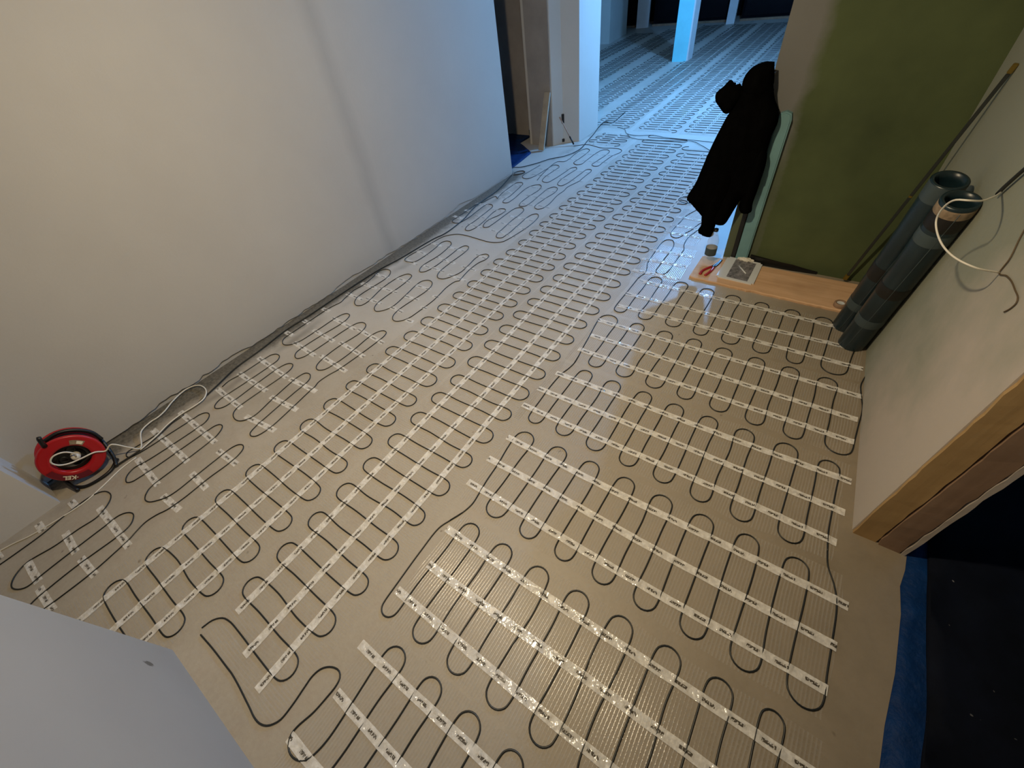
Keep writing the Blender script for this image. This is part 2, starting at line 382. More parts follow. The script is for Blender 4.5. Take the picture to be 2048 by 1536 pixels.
def net_sheet(lo, hi, parent, along, mat='net'):
    """the net of one mat; along = direction of the cable runs ('x' or 'y')"""
    bm = bmesh.new(); uvl = bm.loops.layers.uv.new('UVMap')
    nx = max(2, int((hi[0]-lo[0])/0.08)); ny = max(2, int((hi[1]-lo[1])/0.08)); g = []
    for i in range(nx+1):
        g.append([bm.verts.new((lo[0]+(hi[0]-lo[0])*i/nx + (rng.normal()*0.004 if i in (0, nx) else 0), lo[1]+(hi[1]-lo[1])*j/ny + (rng.normal()*0.004 if j in (0, ny) else 0), 0.0016)) for j in range(ny+1)])
    for i in range(nx):
        for j in range(ny):
            fc = bm.faces.new((g[i][j], g[i+1][j], g[i+1][j+1], g[i][j+1]))
            for lp in fc.loops:
                x, y, _ = lp.vert.co; lp[uvl].uv = (x, y) if along == 'y' else (y, x)
    return from_bm('carrier_net', bm, mat, parent)
def serp(ap, ax, wig=0.0025, rs=None, re=None):
    """serpentine through the loop ends ap (in order); ax = axis the runs follow (0 or 1)"""
    ap = [np.array(p, float) for p in ap]; ad = 1-ax; out = []
    runs = [0.5*(ap[i][ad]+ap[i+1][ad]) for i in range(len(ap)-1)]
    for i, p in enumerate(ap):
        nb = ap[i-1] if i else ap[i+1]; sgn = 1 if p[ax] > nb[ax] else -1
        if i == 0: r0 = runs[0] + 2*(p[ad]-runs[0]); r1 = runs[0]
        elif i == len(ap)-1: r0 = runs[-1]; r1 = runs[-1] + 2*(p[ad]-runs[-1])
        else: r0, r1 = runs[i-1], runs[i]
        if i == 0 and rs is not None: r0 = rs
        if i == len(ap)-1 and re is not None: r1 = re
        c = 0.5*(r0+r1); R = abs(r1-r0)/2*(1+0.03*rng.normal()); d = 1 if r1 > r0 else -1
        for th in np.linspace(-90, 90, 7):
            q = np.zeros(2); q[ad] = c + d*R*math.sin(math.radians(th)); q[ax] = p[ax] - sgn*R + sgn*R*math.cos(math.radians(th)); out.append(q)
        if i < len(ap)-1:
            e = out[-1]; nx = ap[i+1]; nR = R
            for tt in (0.3, 0.7):
                q = np.zeros(2); q[ad] = r1 + wig*rng.normal(); q[ax] = e[ax] + (nx[ax]+sgn*nR-e[ax])*tt; out.append(q)
    return out
def zcol(P, z): P = np.asarray(P, float); return np.c_[P, np.full(len(P), z)]

# ------------------------------------------------------------------ the setting
def struct(o, label=None): return tag(o, label, kind='structure')
CEIL = 2.6
bm = bmesh.new(); box(bm, (-7, -3.2, -0.12), (3.2, 14, 0)); struct(from_bm('floor', bm, 'floor', smooth=False), 'dusty beige screed floor running under the heating mats')
struct(mbox('ceiling', (-7, -3.2, CEIL), (3.2, 14, CEIL+0.1), 'ceiling'))
def left_wall():
    # wall core plus a 12 mm plaster skin that stops raggedly just above the floor
    bm = bmesh.new(); box(bm, (-2.88, -0.54, 0), (-2.694, 3.62, CEIL)); n = 130; rows_ = []
    for i in range(n+1):
        y = -0.54 + 4.165*i/n; x = -2.68 - 0.010*i/n; z = 0.007 + 0.016*max(0, math.sin(y*5.1)+math.sin(y*13.7+1)*0.6) + 0.006*abs(rng.normal())
        rows_.append([bm.verts.new(q) for q in ((-2.696, y, z), (x, y, z+0.002), (x, y, CEIL), (-2.696, y, CEIL))])
    for a, b in zip(rows_, rows_[1:]):
        for k in range(3): bm.faces.new((a[k], b[k], b[k+1], a[k+1]))
    bm.faces.new(rows_[0]); bm.faces.new(rows_[-1][::-1]); bmesh.ops.recalc_face_normals(bm, faces=bm.faces[:])
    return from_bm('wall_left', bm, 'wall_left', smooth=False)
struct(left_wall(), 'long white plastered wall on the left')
struct(prism('wall_left_pier', [(-2.88, -3.2), (-2.475, -3.2), (-2.484, -0.54), (-2.88, -0.54)], 0, CEIL, 'wall_white'), 'white wall stepping forward beside the red cable reel')
struct(prism('wall_pillar', [(-3.02, 4.49), (-2.705, 4.49), (-2.64, 4.60), (-2.486, 4.69), (-2.479, 5.143), (-3.02, 5.143)], 0, CEIL, 'wall_white'), 'white wall end between the dark doorway and the blue-lit room')
# the rough doorway reveal beside it
bm = bmesh.new(); box(bm, (-2.985, 4.478, 0), (-2.715, 4.489, 2.1)); o = struct(from_bm('trim_1', bm, 'wall_grey', smooth=False), 'rough grey unpainted doorway reveal')
struct(mbox('wall_back_left_room', (-5.2, 4.76, 0), (-3.02, 4.9, CEIL), 'wall_grey'), 'grey wall of the dim side room')
struct(mbox('wall_side_left_room', (-5.3, 1.5, 0), (-5.2, 4.9, CEIL), 'wall_grey'))
struct(mbox('wall_left_over_door', (-2.88, 3.625, 2.1), (-2.69, 4.478, CEIL), 'wall_white'))
struct(prism('wall_right', [(0.497, 1.121), (0.416, 2.79), (0.566, 2.79), (0.647, 1.121)], 0, CEIL, 'wall_right'), 'patchy white wall on the right behind the rolls')
struct(mbox('wall_right_over_door', (0.497, -0.52, 2.08), (0.647, 1.108, CEIL), 'wall_right'))
struct(prism('wall_alcove', [(-0.40, 2.79), (0.62, 2.79), (0.62, 3.02), (-0.40, 3.02)], 0, CEIL, 'green'), 'olive green wall with a beige strip at its left end')
struct(mbox('wall_front', (-1.333, -0.80, 0), (0.75, -0.51, CEIL), 'wall_front'), 'white wall corner close to the viewer at lower left')
struct(mbox('wall_rear', (-2.5, -3.2, 0), (-0.2, -3.1, CEIL), 'wall_white'))
# door reveal on the right: two raw brown faces and a pale edge, all a little ragged
def reveal(name, x0, x1, mat, label, y1=1.1205, d=0.012, h=2.08):
    bm = bmesh.new(); nz = 60; vs = []
    for k in range(nz+1):
        z = h*k/nz; j0 = 0.0025*rng.normal(); j1 = 0.002*rng.normal()
        vs.append([bm.verts.new(p) for p in ((x0+abs(j0), y1, z), (x0+abs(j0), y1-d+0.0003*rng.normal(), z), (x1-abs(j1), y1-d+0.0003*rng.normal(), z), (x1-abs(j1), y1, z))])
    for a, b in zip(vs, vs[1:]):
        for q in range(4): bm.faces.new((a[q], a[(q+1) % 4], b[(q+1) % 4], b[q]))
    bm.faces.new(vs[0][::-1]); bm.faces.new(vs[-1]); bmesh.ops.recalc_face_normals(bm, faces=bm.faces[:])
    return struct(from_bm(name, bm, mat, smooth=False), label)
reveal('trim_2', 0.498, 0.566, 'jamb', 'raw ochre half of the doorway reveal')
MAT['jamb_dark'] = m_wood('raw_umber_reveal', (0.23, 0.14, 0.085, 1), (0.36, 0.235, 0.15, 1), (10, 10, 0.6), 0.9)
reveal('trim_3', 0.568, 0.632, 'jamb_dark', 'darker umber half of the doorway reveal', d=0.016)
reveal('trim_4', 0.632, 0.648, 'wall_right', 'pale plaster edge of the doorway reveal', d=0.018)
# trim pieces and a dark strip of shade on the alcove wall
def mint_strip():
    bm = bmesh.new(); prof = [(-0.322, 0), (-0.254, 0), (-0.254, 0.81), (-0.262, 0.838), (-0.288, 0.848), (-0.314, 0.838), (-0.322, 0.81)]
    a = [bm.verts.new((x, 2.755, z)) for x, z in prof]; b = [bm.verts.new((x, 2.789, z)) for x, z in prof]; n = len(prof)
    bm.faces.new(a); bm.faces.new(b[::-1])
    for i in range(n): bm.faces.new((a[(i+1) % n], a[i], b[i], b[(i+1) % n]))
    bmesh.ops.bevel(bm, geom=[e for e in bm.edges if abs(e.verts[0].co.y-2.755) < 1e-4 and abs(e.verts[1].co.y-2.755) < 1e-4], offset=0.006, segments=2, affect='EDGES')
    bmesh.ops.recalc_face_normals(bm, faces=bm.faces[:]); return from_bm('mint_post', bm, 'mint', smooth=False)
tag(mint_strip(), 'waist-high mint green board standing against the olive wall behind the jacket', 'post')
tag(mbox('upright_batten', (-0.352, 2.768, 0), (-0.328, 2.789, 0.62), 'black', bev=0.002), 'thin black upright batten left of the mint board', 'batten')
bm = bmesh.new()  # tapering black strip modelled for the contact shade at the wall's foot
a = [(-0.24, 2.789), (-0.24, 2.768), (0.00, 2.772), (0.14, 2.784), (0.14, 2.789)]
lo = [bm.verts.new((x, y, 0)) for x, y in a]; hi = [bm.verts.new((x, y, z)) for (x, y), z in zip(a, (0.052, 0.052, 0.042, 0.016, 0.016))]
bm.faces.new(lo[::-1]); bm.faces.new(hi)
for i in range(5): bm.faces.new((lo[i], lo[(i+1) % 5], hi[(i+1) % 5], hi[i]))
bmesh.ops.recalc_face_normals(bm, faces=bm.faces[:]); struct(from_bm('shade_strip_alcove', bm, 'black', smooth=False), 'short dark strip in place of the shade at the foot of the olive wall')
# the big room beyond
struct(prism('wall_far_left', [(-6.6, 10.5), (-4.88, 10.57), (-5.0, 11.73), (-6.6, 11.73)], 0, CEIL, 'wall_white'), 'white wall stub on the left of the big room')
struct(mbox('wall_far_side', (-6.9, 5.0, 0), (-6.75, 13.5, CEIL), 'wall_white'))
struct(mbox('wall_far_near', (-6.9, 4.95, 0), (-3.02, 5.1, CEIL), 'wall_white'))
struct(mbox('wall_far_right', (2.4, 3.0, 0), (2.55, 13.5, CEIL), 'wall_white'))
struct(mbox('wall_far_end', (-6.9, 13.4, 0), (2.55, 13.5, CEIL), 'void'), 'dark far end of the big room')
wx = [(-6.7, -5.15), (-4.72, -3.02), (-2.76, -0.9), (-0.75, 1.2)]
for i, (x0, x1) in enumerate(wx):
    wn = struct(mbox('window_%d' % (i+1), (x0, 12.66, 0.0), (x1, 12.70, 2.5), 'void'), 'tall dark night-time window, number %d from the left at the far end' % (i+1))
    mbox('pane', (x0+0.05, 12.645, 0.08), (x1-0.05, 12.658, 2.45), 'glass', wn)
    mbox('sill', (x0, 12.58, 0.0), (x1, 12.66, 0.035), 'jamb_dark', wn)
def column(name, foot, mat, label, side=None):
    o = prism(name, foot, 0, CEIL, mat); tag(o, label, 'column', 'columns of the big room'); return o
t = thing('column', 'mint green and white square column in the middle of the blue-lit room', 'column', 'columns of the big room', (-2.74, 8.78, 0))
o = prism('mint_face', [(-0.115, -0.08), (0.118, -0.072), (0.118, 0.07), (-0.115, 0.07)], 0, CEIL, 'mint_bright', t)
o = prism('white_face', [(0.1185, -0.072), (0.136, -0.06), (0.136, 0.19), (0.1185, 0.19)], 0, CEIL, 'column_white', t)
o = prism('core', [(-0.1, 0.0705), (0.118, 0.0705), (0.118, 0.185), (-0.1, 0.185)], 0, CEIL, 'column_white', t)
column('column', [(-2.955, 12.25), (-2.80, 12.30), (-2.82, 12.45), (-2.97, 12.40)], 'column_white', 'slim pale column by the dark windows, right of the mint column')
column('column', [(-5.04, 12.40), (-4.77, 12.46), (-4.79, 12.56), (-5.05, 12.56)], 'column_white', 'broad pale column by the dark windows, left of the mint column')
tag(mbox('reflection_panel', (-5.62, 12.2, 0.0), (-5.44, 12.26, 2.0), 'column_white', bev=0.004), 'narrow pale panel in place of a faint reflection in the dark gap beside the white wall stub', 'panel')  # added pale panel that imitates a reflection at the dark far end

# ------------------------------------------------------------------ sheets on the floor of the two side rooms
def sheet(name, outline, mat, z, label, cat, amp=0.006):
    P = [Vector(p) for p in outline]; n = len(P)
    xs = [p.x for p in P]; ys = [p.y for p in P]; Q = list(P)
    def inside(p):
        c = False
        for i in range(n):
            a, b = P[i], P[i-1]
            if (a.y > p.y) != (b.y > p.y) and p.x < (b.x-a.x)*(p.y-a.y)/(b.y-a.y)+a.x: c = not c
        return c
    for x in np.arange(min(xs), max(xs), 0.06):
        for y in np.arange(min(ys), max(ys), 0.06):
            q = Vector((x+0.01*rng.normal(), y+0.01*rng.normal()))
            if inside(q): Q.append(q)
    V, E, F, _, _, _ = delaunay_2d_cdt(Q, [(i, (i+1) % n) for i in range(n)], [], 1, 1e-5)
    bm = bmesh.new(); vs = [bm.verts.new((v.x, v.y, z+abs(rng.normal())*amp)) for v in V]
    for fc in F:
        try: bm.faces.new([vs[i] for i in fc])
        except ValueError: pass
    bm.normal_update()
    for fc in bm.faces:
        if fc.normal.z < 0: fc.normal_flip()
    ed = [e for e in bm.edges if e.is_boundary]
    r_ = bmesh.ops.extrude_edge_only(bm, edges=ed)
    for v in r_['geom']:
        if isinstance(v, bmesh.types.BMVert): v.co.z = 0.0006
    return tag(from_bm(name, bm, mat), label, cat)
sheet('tarpaulin', [(0.660, 1.5), (0.652, 1.112), (0.650, 1.05), (0.640, 0.985), (0.647, 0.893), (0.643, 0.707), (0.629, 0.559), (0.625, 0.454), (0.618, 0.2), (0.62, -0.3), (0.80, -0.3), (0.80, 0.4), (0.80, 1.5)], 'tarp', 0.003, 'blue tarpaulin edge showing in the doorway at lower right', 'tarpaulin', 0.003)
sheet('shadow_sheet', [(0.704, 1.14), (0.706, 0.9), (0.712, 0.66), (0.704, 0.5), (0.70, -0.3), (3.1, -0.3), (3.1, 2.6), (0.70, 2.6)], 'sheet', 0.014, 'black sheet with pale flecks in place of the shadow in the dark room at right', 'sheet', 0.005)  # this sheet takes the place of the door header's shadow on the floor
sheet('tarpaulin', [(-2.78, 3.66), (-2.785, 3.77), (-2.80, 3.95), (-2.83, 4.2), (-3.0, 4.35), (-3.16, 4.47), (-3.16, 4.74), (-5.1, 4.74), (-5.1, 2.5), (-2.9, 2.5), (-2.9, 3.64)], 'tarp', 0.004, 'blue tarpaulin on the floor of the dim room behind the left doorway', 'tarpaulin', 0.008)

# digitised cable paths and tape ends, millimetres on the floor
LOOPS={
'a':'-2355,-804 -2353,-736 -2355,-644 -2372,-549 -2377,-453 -2367,-415 -2342,-388 -2296,-379 -2263,-391 -2233,-423 -2214,-465 -2225,-539 -2229,-626 -2252,-726 -2238,-762 -2209,-789 -2176,-798 -2141,-784 -2118,-757 -2122,-703 -2125,-619 -2126,-463 -2125,-400 -2100,-369 -2068,-361 -2028,-384 -2015,-416 -2014,-455 -2027,-613 -2024,-715 -2019,-762 -2002,-794 -1970,-817 -1937,-818 -1929,-802 -1945,-774 -1939,-718 -1932,-571 -1941,-481 -1949,-425 -1962,-389 -1972,-345 -1963,-299 -1946,-261 -1936,-189 -1936,-65 -1928,29 -1932,86 -1947,121 -1971,133 -1993,124 -2009,94 -2011,6 -2009,-124 -2008,-186 -2017,-230 -2039,-262 -2070,-290 -2103,-296',
'b':'-2127,-284 -2147,-261 -2154,-235 -2155,-115 -2157,39 -2162,89 -2184,132 -2204,145 -2226,142 -2241,120 -2245,83 -2250,-21 -2257,-168 -2268,-258 -2275,-288 -2296,-305 -2319,-301 -2343,-283 -2358,-247 -2345,-200 -2330,-88 -2318,65 -2319,109 -2337,138 -2365,151 -2387,146 -2407,119 -2410,82 -2423,-47 -2431,-146 -2441,-201 -2455,-229 -2483,-238 -2507,-224 -2504,-191 -2489,-107 -2491,-17 -2490,70',
'c':'-2506,306 -2516,355 -2502,418 -2500,456 -2493,587 -2487,625 -2462,648 -2426,646 -2401,619 -2397,582 -2403,406 -2412,286 -2413,239 -2395,203 -2374,192 -2352,200 -2334,220 -2326,257 -2330,427 -2330,559 -2321,609 -2303,635 -2275,641 -2249,616 -2240,555 -2248,409 -2253,288 -2249,250 -2228,222 -2190,208 -2156,210 -2131,224 -2110,253 -2104,291 -2123,400 -2141,536 -2144,592 -2131,631 -2098,639 -2063,613 -2052,574 -2050,507 -2033,307 -2024,236 -2010,197 -1988,189 -1964,200 -1952,222 -1944,281 -1957,410 -1977,554 -1978,585 -1991,621 -1985,687 -1968,745',
'd':'-1968,745 -1964,779 -1951,920 -1945,1044 -1947,1101 -1961,1131 -1986,1137 -2010,1121 -2029,1071 -2022,864 -2033,753 -2049,707 -2079,687 -2110,694 -2130,722 -2140,770 -2141,884 -2119,1042 -2130,1097 -2153,1126 -2190,1133 -2219,1111 -2233,1064 -2241,1004 -2258,784 -2269,718 -2294,688 -2327,693 -2352,721 -2356,765 -2346,887 -2319,1068 -2328,1122 -2346,1149 -2378,1150 -2397,1131 -2410,1082 -2417,940 -2432,795 -2465,744 -2504,729 -2538,742 -2559,770 -2560,808 -2560,870 -2558,964 -2555,1111 -2545,1172 -2532,1223 -2545,1269 -2551,1306',
'e':'-2551,1306 -2564,1368 -2552,1443 -2564,1552 -2583,1640 -2562,1682 -2514,1689 -2475,1657 -2453,1600 -2458,1485 -2469,1371 -2461,1308 -2430,1264 -2390,1248 -2357,1264 -2346,1310 -2378,1480 -2375,1628 -2358,1683 -2328,1711 -2289,1702 -2274,1665 -2266,1571 -2271,1409 -2265,1329 -2243,1283 -2202,1262 -2167,1284 -2135,1346 -2149,1504 -2167,1622 -2162,1680 -2126,1709 -2083,1701 -2052,1660 -2042,1592 -2053,1484 -2065,1343 -2051,1278 -2020,1247 -1984,1245 -1954,1270 -1932,1312 -1923,1386 -1916,1535 -1926,1618 -1936,1692 -1926,1778',
'f':'-1905,1798 -1928,1928 -1927,2046 -1904,2119 -1913,2166 -1947,2182 -1977,2160 -1990,2103 -1976,1988 -1970,1888 -2000,1811 -2033,1769 -2077,1763 -2106,1786 -2126,1835 -2132,1944 -2128,2117 -2135,2187 -2160,2222 -2193,2222 -2211,2181 -2210,2035 -2212,1865 -2233,1789 -2266,1770 -2297,1798 -2312,1852 -2295,2016 -2305,2134 -2319,2197 -2360,2229 -2401,2221 -2417,2183 -2405,2103 -2399,1956 -2416,1862 -2462,1843 -2515,1852 -2525,1896 -2511,2017 -2491,2163 -2483,2228 -2466,2283 -2420,2331 -2375,2355 -2297,2363 -2164,2353 -2059,2346 -1998,2355 -1945,2388 -1922,2451 -1906,2541',
'g':'-1906,2541 -1891,2663 -1891,2783 -1908,2873 -1941,2910 -1972,2895 -1989,2844 -1983,2655 -1978,2504 -1990,2439 -2029,2432 -2062,2477 -2071,2567 -2085,2731 -2083,2849 -2098,2935 -2143,2971 -2188,2945 -2202,2827 -2202,2708 -2204,2610 -2212,2551 -2245,2539 -2280,2592 -2285,2677 -2255,2768 -2246,2852 -2271,2895 -2318,2885 -2337,2820 -2309,2610 -2307,2496 -2328,2442 -2365,2441 -2395,2492 -2393,2579 -2404,2807 -2415,2898 -2452,2933 -2495,2914 -2498,2784 -2490,2603 -2513,2521 -2562,2513 -2596,2540 -2594,2605 -2596,2750 -2595,2880 -2567,2934 -2547,3030 -2525,3095 -2480,3064',
'h':'-2480,3064 -2507,3182 -2515,3361 -2509,3437 -2464,3458 -2430,3424 -2418,3354 -2393,3150 -2395,3047 -2370,3005 -2332,3013 -2322,3094 -2339,3354 -2310,3431 -2263,3463 -2226,3438 -2201,3362 -2215,3163 -2206,3034 -2177,2991 -2134,3006 -2122,3084 -2132,3303 -2132,3407 -2097,3458 -2057,3447 -2026,3371 -2040,3220 -2049,3066 -2039,3018 -1993,2992 -1959,3019 -1948,3101 -1970,3310 -1964,3404 -1973,3494 -1933,3650',
'i':'-1933,3650 -1938,3798 -1937,3900 -1958,3942 -1998,3936 -2007,3829 -2019,3576 -2046,3502 -2092,3517 -2121,3606 -2113,3825 -2104,3920 -2135,3958 -2170,3929 -2180,3806 -2195,3621 -2219,3532 -2278,3546 -2310,3626 -2307,3851 -2306,3920 -2346,3959 -2389,3953 -2406,3823 -2427,3630 -2461,3556 -2519,3564 -2556,3620 -2549,3729 -2533,3915',
'j':'-2344,3552 -2376,3698 -2399,4050 -2337,4066 -2318,4115 -2328,4305 -2315,4438 -2278,4481 -2233,4451 -2217,4362 -2217,4184 -2218,4069 -2167,4026 -2124,4051 -2120,4151 -2118,4371 -2094,4483 -2045,4500 -2003,4459 -1991,4386 -2009,4151 -2011,4068 -1974,4037 -1936,4047 -1930,4144 -1917,4346 -1881,4457 -1890,4515 -1941,4555 -2015,4557 -2120,4539 -2215,4565 -2290,4596 -2362,4597 -2470,4524',
'k':'-799,2316 -792,2357 -782,2392 -787,2438 -801,2479 -812,2515 -818,2563 -822,2637 -824,2706 -827,2804 -819,2853 -801,2874 -772,2876 -750,2848 -735,2795 -731,2726 -733,2640 -732,2541 -732,2477 -724,2441 -703,2423 -677,2425 -662,2448 -655,2502 -655,2582 -656,2731 -657,2783 -675,2837 -685,2915 -683,2972 -670,3034 -656,3097 -644,3141 -640,3182 -659,3216 -676,3189 -690,3124',
'l':'-690,3124 -703,3060 -722,3014 -735,2952 -758,2919 -790,2925 -811,2955 -822,3004 -819,3095 -813,3179 -811,3253 -797,3318 -771,3392 -759,3424',
'm':'-1289,-426 -1208,-423 -1105,-423 -1074,-423 -1017,-428 -969,-434 -929,-439 -901,-443 -871,-442 -846,-432 -831,-417 -821,-397 -821,-353 -827,-303 -830,-272 -824,-246 -809,-227 -786,-214 -764,-211 -747,-222 -741,-243 -742,-279 -747,-327 -761,-378 -761,-400 -750,-416 -734,-426 -711,-428 -690,-422 -671,-409 -662,-387 -655,-340 -659,-250',
}
LOOPTAPE={
'a':'-2268,-443 -1915,-438;-2266,-579 -2104,-583;-2053,-584 -1907,-573;-2257,-724 -2101,-725;-2067,-729 -1901,-722',
'b':'-2544,72 -2124,64;-2552,-78 -2137,-79;-2411,-217 -2133,-225;-2059,46 -1887,53;-2048,-101 -1889,-102;-2048,-240 -1890,-234',
'c':'-2549,573 -2204,551;-2179,551 -1939,566;-2529,427 -2217,421;-2155,408 -1918,428;-2522,284 -2230,269;-2151,253 -1901,276',
'd':'-2437,1070 -2184,1060;-2162,1071 -1901,1046;-2451,918 -2212,905;-2175,919 -1914,900;-2462,775 -2210,763;-2180,774 -1911,761;-2602,1108 -2520,1109;-2610,956 -2537,956;-2617,819 -2526,819',
'e':'-2574,1606 -2434,1602;-2400,1631 -2232,1628;-2178,1624 -2025,1626;-2591,1468 -2413,1464;-2405,1481 -2235,1491;-2154,1488 -2019,1493;-1949,1433 -1893,1442;-2586,1317 -2411,1312;-2395,1339 -2238,1341;-2159,1341 -2022,1333;-1941,1285 -1874,1289;-1962,1576 -1907,1576',
'f':'-2493,2153 -2361,2137;-2329,2150 -2125,2150;-2023,2144 -1903,2124;-2511,2001 -2385,1987;-2290,1986 -2091,1976;-2020,1961 -1877,1957;-2521,1858 -2366,1837;-2320,1849 -2097,1847;-2047,1833 -1865,1816',
'g':'-2615,2906 -2464,2903;-2378,2847 -2234,2857;-2163,2801 -1891,2783;-2628,2760 -2539,2749;-2461,2694 -2241,2674;-2161,2665 -1885,2638;-2656,2624 -2498,2600;-2426,2538 -2250,2518;-2183,2525 -1894,2493',
'h':'-2563,3396 -2394,3386;-2331,3393 -2186,3390;-2141,3369 -1997,3358;-2558,3238 -2404,3215;-2269,3213 -2029,3202;-2532,3104 -2370,3100;-2218,3052 -2055,3043;-2049,3066 -1896,3046',
'i':'-2512,3822 -2254,3838;-2215,3890 -1939,3861;-2485,3666 -2262,3678;-2152,3659 -1892,3650',
'j':'-2486,4329 -2335,4319;-2322,4337 -1888,4353;-2339,4153 -1882,4157',
}
M1L='-1798,4847 -1807,4687 -1811,4525 -1815,4371 -1811,4203 -1815,4045 -1822,3894 -1823,3739 -1823,3576 -1826,3414 -1833,3258 -1828,3098 -1824,2924 -1826,2767 -1823,2609 -1818,2440 -1823,2275 -1831,2129 -1828,1965 -1826,1804 -1832,1654 -1835,1495 -1839,1336 -1833,1175 -1835,1013 -1819,839 -1822,686 -1818,528 -1810,367 -1809,209 -1805,51 -1803,-105 -1799,-264 -1795,-423 -1799,-577'
M1R='-1349,4759 -1358,4611 -1370,4447 -1366,4292 -1360,4125 -1369,3973 -1367,3812 -1373,3658 -1370,3506 -1366,3336 -1370,3182 -1368,3017 -1370,2855 -1374,2697 -1373,2529 -1368,2368 -1366,2207 -1366,2048 -1369,1893 -1368,1732 -1372,1585 -1375,1424 -1374,1268 -1371,1106 -1372,956 -1370,795 -1374,647 -1378,490 -1378,337 -1377,179 -1367,20 -1373,-130 -1382,-279 -1373,-437'
M2L='-1326,4719 -1314,4522 -1307,4346 -1303,4178 -1307,4040 -1308,3872 -1310,3722 -1316,3567 -1323,3417 -1319,3258 -1326,3093 -1319,2914 -1315,2745 -1318,2590 -1318,2422 -1322,2275 -1315,2114 -1321,1962 -1323,1805 -1331,1655 -1327,1495 -1324,1337 -1321,1173 -1314,1006 -1319,858 -1319,699 -1322,541 -1322,378 -1321,221 -1317,64 -1313,-92 -1309,-250 -1307,-412'
M2R='-872,3509 -872,3347 -870,3177 -869,2991 -870,2847 -869,2687 -867,2524 -871,2364 -870,2202 -866,2043 -866,1884 -871,1733 -873,1577 -873,1425 -873,1268 -873,1111 -876,958 -877,807 -881,652 -881,494 -882,340 -880,179 -884,28 -885,-127 -891,-278'
rowT={1:'-703,2381 -543,2389 -382,2382 -234,2370 -77,2363 82,2359 230,2355',2:'-783,1887 -626,1885 -464,1885 -305,1888 -154,1882 6,1880 156,1881 310,1879',3:'-705,1404 -551,1401 -386,1402 -232,1395 -80,1394 70,1395 233,1399 382,1389',4:'-763,911 -586,914 -431,917 -273,917 -120,914 35,912 192,917 352,915',5:'-704,422 -547,422 -386,422 -229,424 -79,429 74,428 226,429 371,433',6:'-635,-50 -476,-46 -324,-47 -170,-47'}
rowB={1:'-755,1935 -595,1932 -433,1937 -279,1930 -123,1925 25,1923 179,1916 332,1917',2:'-665,1446 -507,1447 -348,1444 -196,1443 -42,1440 108,1438 260,1437 414,1441',3:'-754,970 -597,974 -436,970 -282,968 -130,965 23,958 168,956 337,960',4:'-633,484 -473,482 -314,481 -161,482 -6,482 150,485 301,485 448,484',5:'-747,-13 -585,-7 -431,-7 -271,-6 -113,-3',6:''}
blk='-2455,-323 -2453,-282 -2446,-189 -2460,-83 -2499,41 -2495,140 -2512,206 -2535,290 -2581,443 -2593,628 -2617,831 -2608,999 -2606,1301 -2593,1628 -2555,1846 -2516,2201 -2487,2307 -2503,2578 -2564,2825 -2576,2976 -2582,3206 -2668,3585'
blk2='-2773,3760 -2699,3789 -2598,3919 -2514,4080 -2401,4198 -2340,4414 -2388,4715 -2425,4936 -2479,5167 -2496,5396'
white='-2432,-208 -2437,-187 -2516,-161 -2579,-116 -2602,-60 -2600,-19 -2614,25 -2653,87 -2679,169 -2667,211 -2634,237 -2576,242 -2525,225 -2493,191 -2487,136 -2495,67 -2488,-8 -2460,-83 -2438,-178'
white2='-2421,-212 -2418,-285 -2385,-386 -2365,-470 -2379,-592 -2400,-686 -2423,-736 -2439,-787 -2457,-853'

# ------------------------------------------------------------------ heating mats: net + cable + tapes
M1L, M1R, M2L, M2R = (pts(s) for s in (M1L, M1R, M2L, M2R))
MATS = 'heating mats with meandering cables'
def mat_long(name_label, Ls, Rs, tapes, lo, hi, tail=None, trim=0):
    """a mat running down the hallway: loop ends alternate left / right, near end last"""
    ap = []
    for l_, r_ in zip(Ls, Rs): ap += [l_, r_]
    if len(Ls) > len(Rs): ap.append(Ls[-1])
    P = serp(ap, 0)
    if trim: P = P[:-trim]
    if tail is not None: P = P + [np.array(q) for q in tail]
    C = catmull(P, 0.014 if hi[1] < 5 else 0.03)
    t = thing('heating_mat', name_label, 'heating mat', MATS, (0.5*(lo[0]+hi[0]), 0.5*(lo[1]+hi[1]), 0)); off = t.location.copy()
    kids = [net_sheet(lo, hi, None, 'y' if False else 'x')]
    kids.append(tube('heating_cable', zcol(C, CR+0.0008), CR, 'cable', sides=6 if hi[1] < 5 else 4))
    for x, y0, y1 in tapes: kids.append(strip('adhesive_tape', (x, y0), (x, y1), None, C))
    for k in kids:
        k.data.transform(Matrix.Translation(-off)); k.parent = t
    return t
# nearest four hidden loop ends are carried on by the same spacing
m1L = M1L + [(-1.80, -0.735)]; m1R = M1R + [(-1.376, -0.60)]
m1L = [(-1.79, 5.0)] + m1L; m1R = [(-1.345, 4.92)] + m1R
mat_long('long heating mat left of centre, running from the near wall to the blue room', m1L, m1R,
         [(-1.757, -0.7, 4.75), (-1.60, -0.7, 4.78), (-1.458, -0.62, 4.8)], (-1.86, -0.80), (-1.35, 4.93))
r2 = [(-0.87, 0.5*(M2L[i][1]+M2L[i+1][1])) for i in range(0, 8)]
mat_long('long heating mat right of centre, its cable bending off at the near end', M2L, r2[:7] + M2R, [(-1.241, -0.31, 4.6), (-1.083, -0.37, 4.62), (-0.953, -0.40, 4.6)],
         (-1.34, -0.43), (-0.83, 4.72), trim=3)
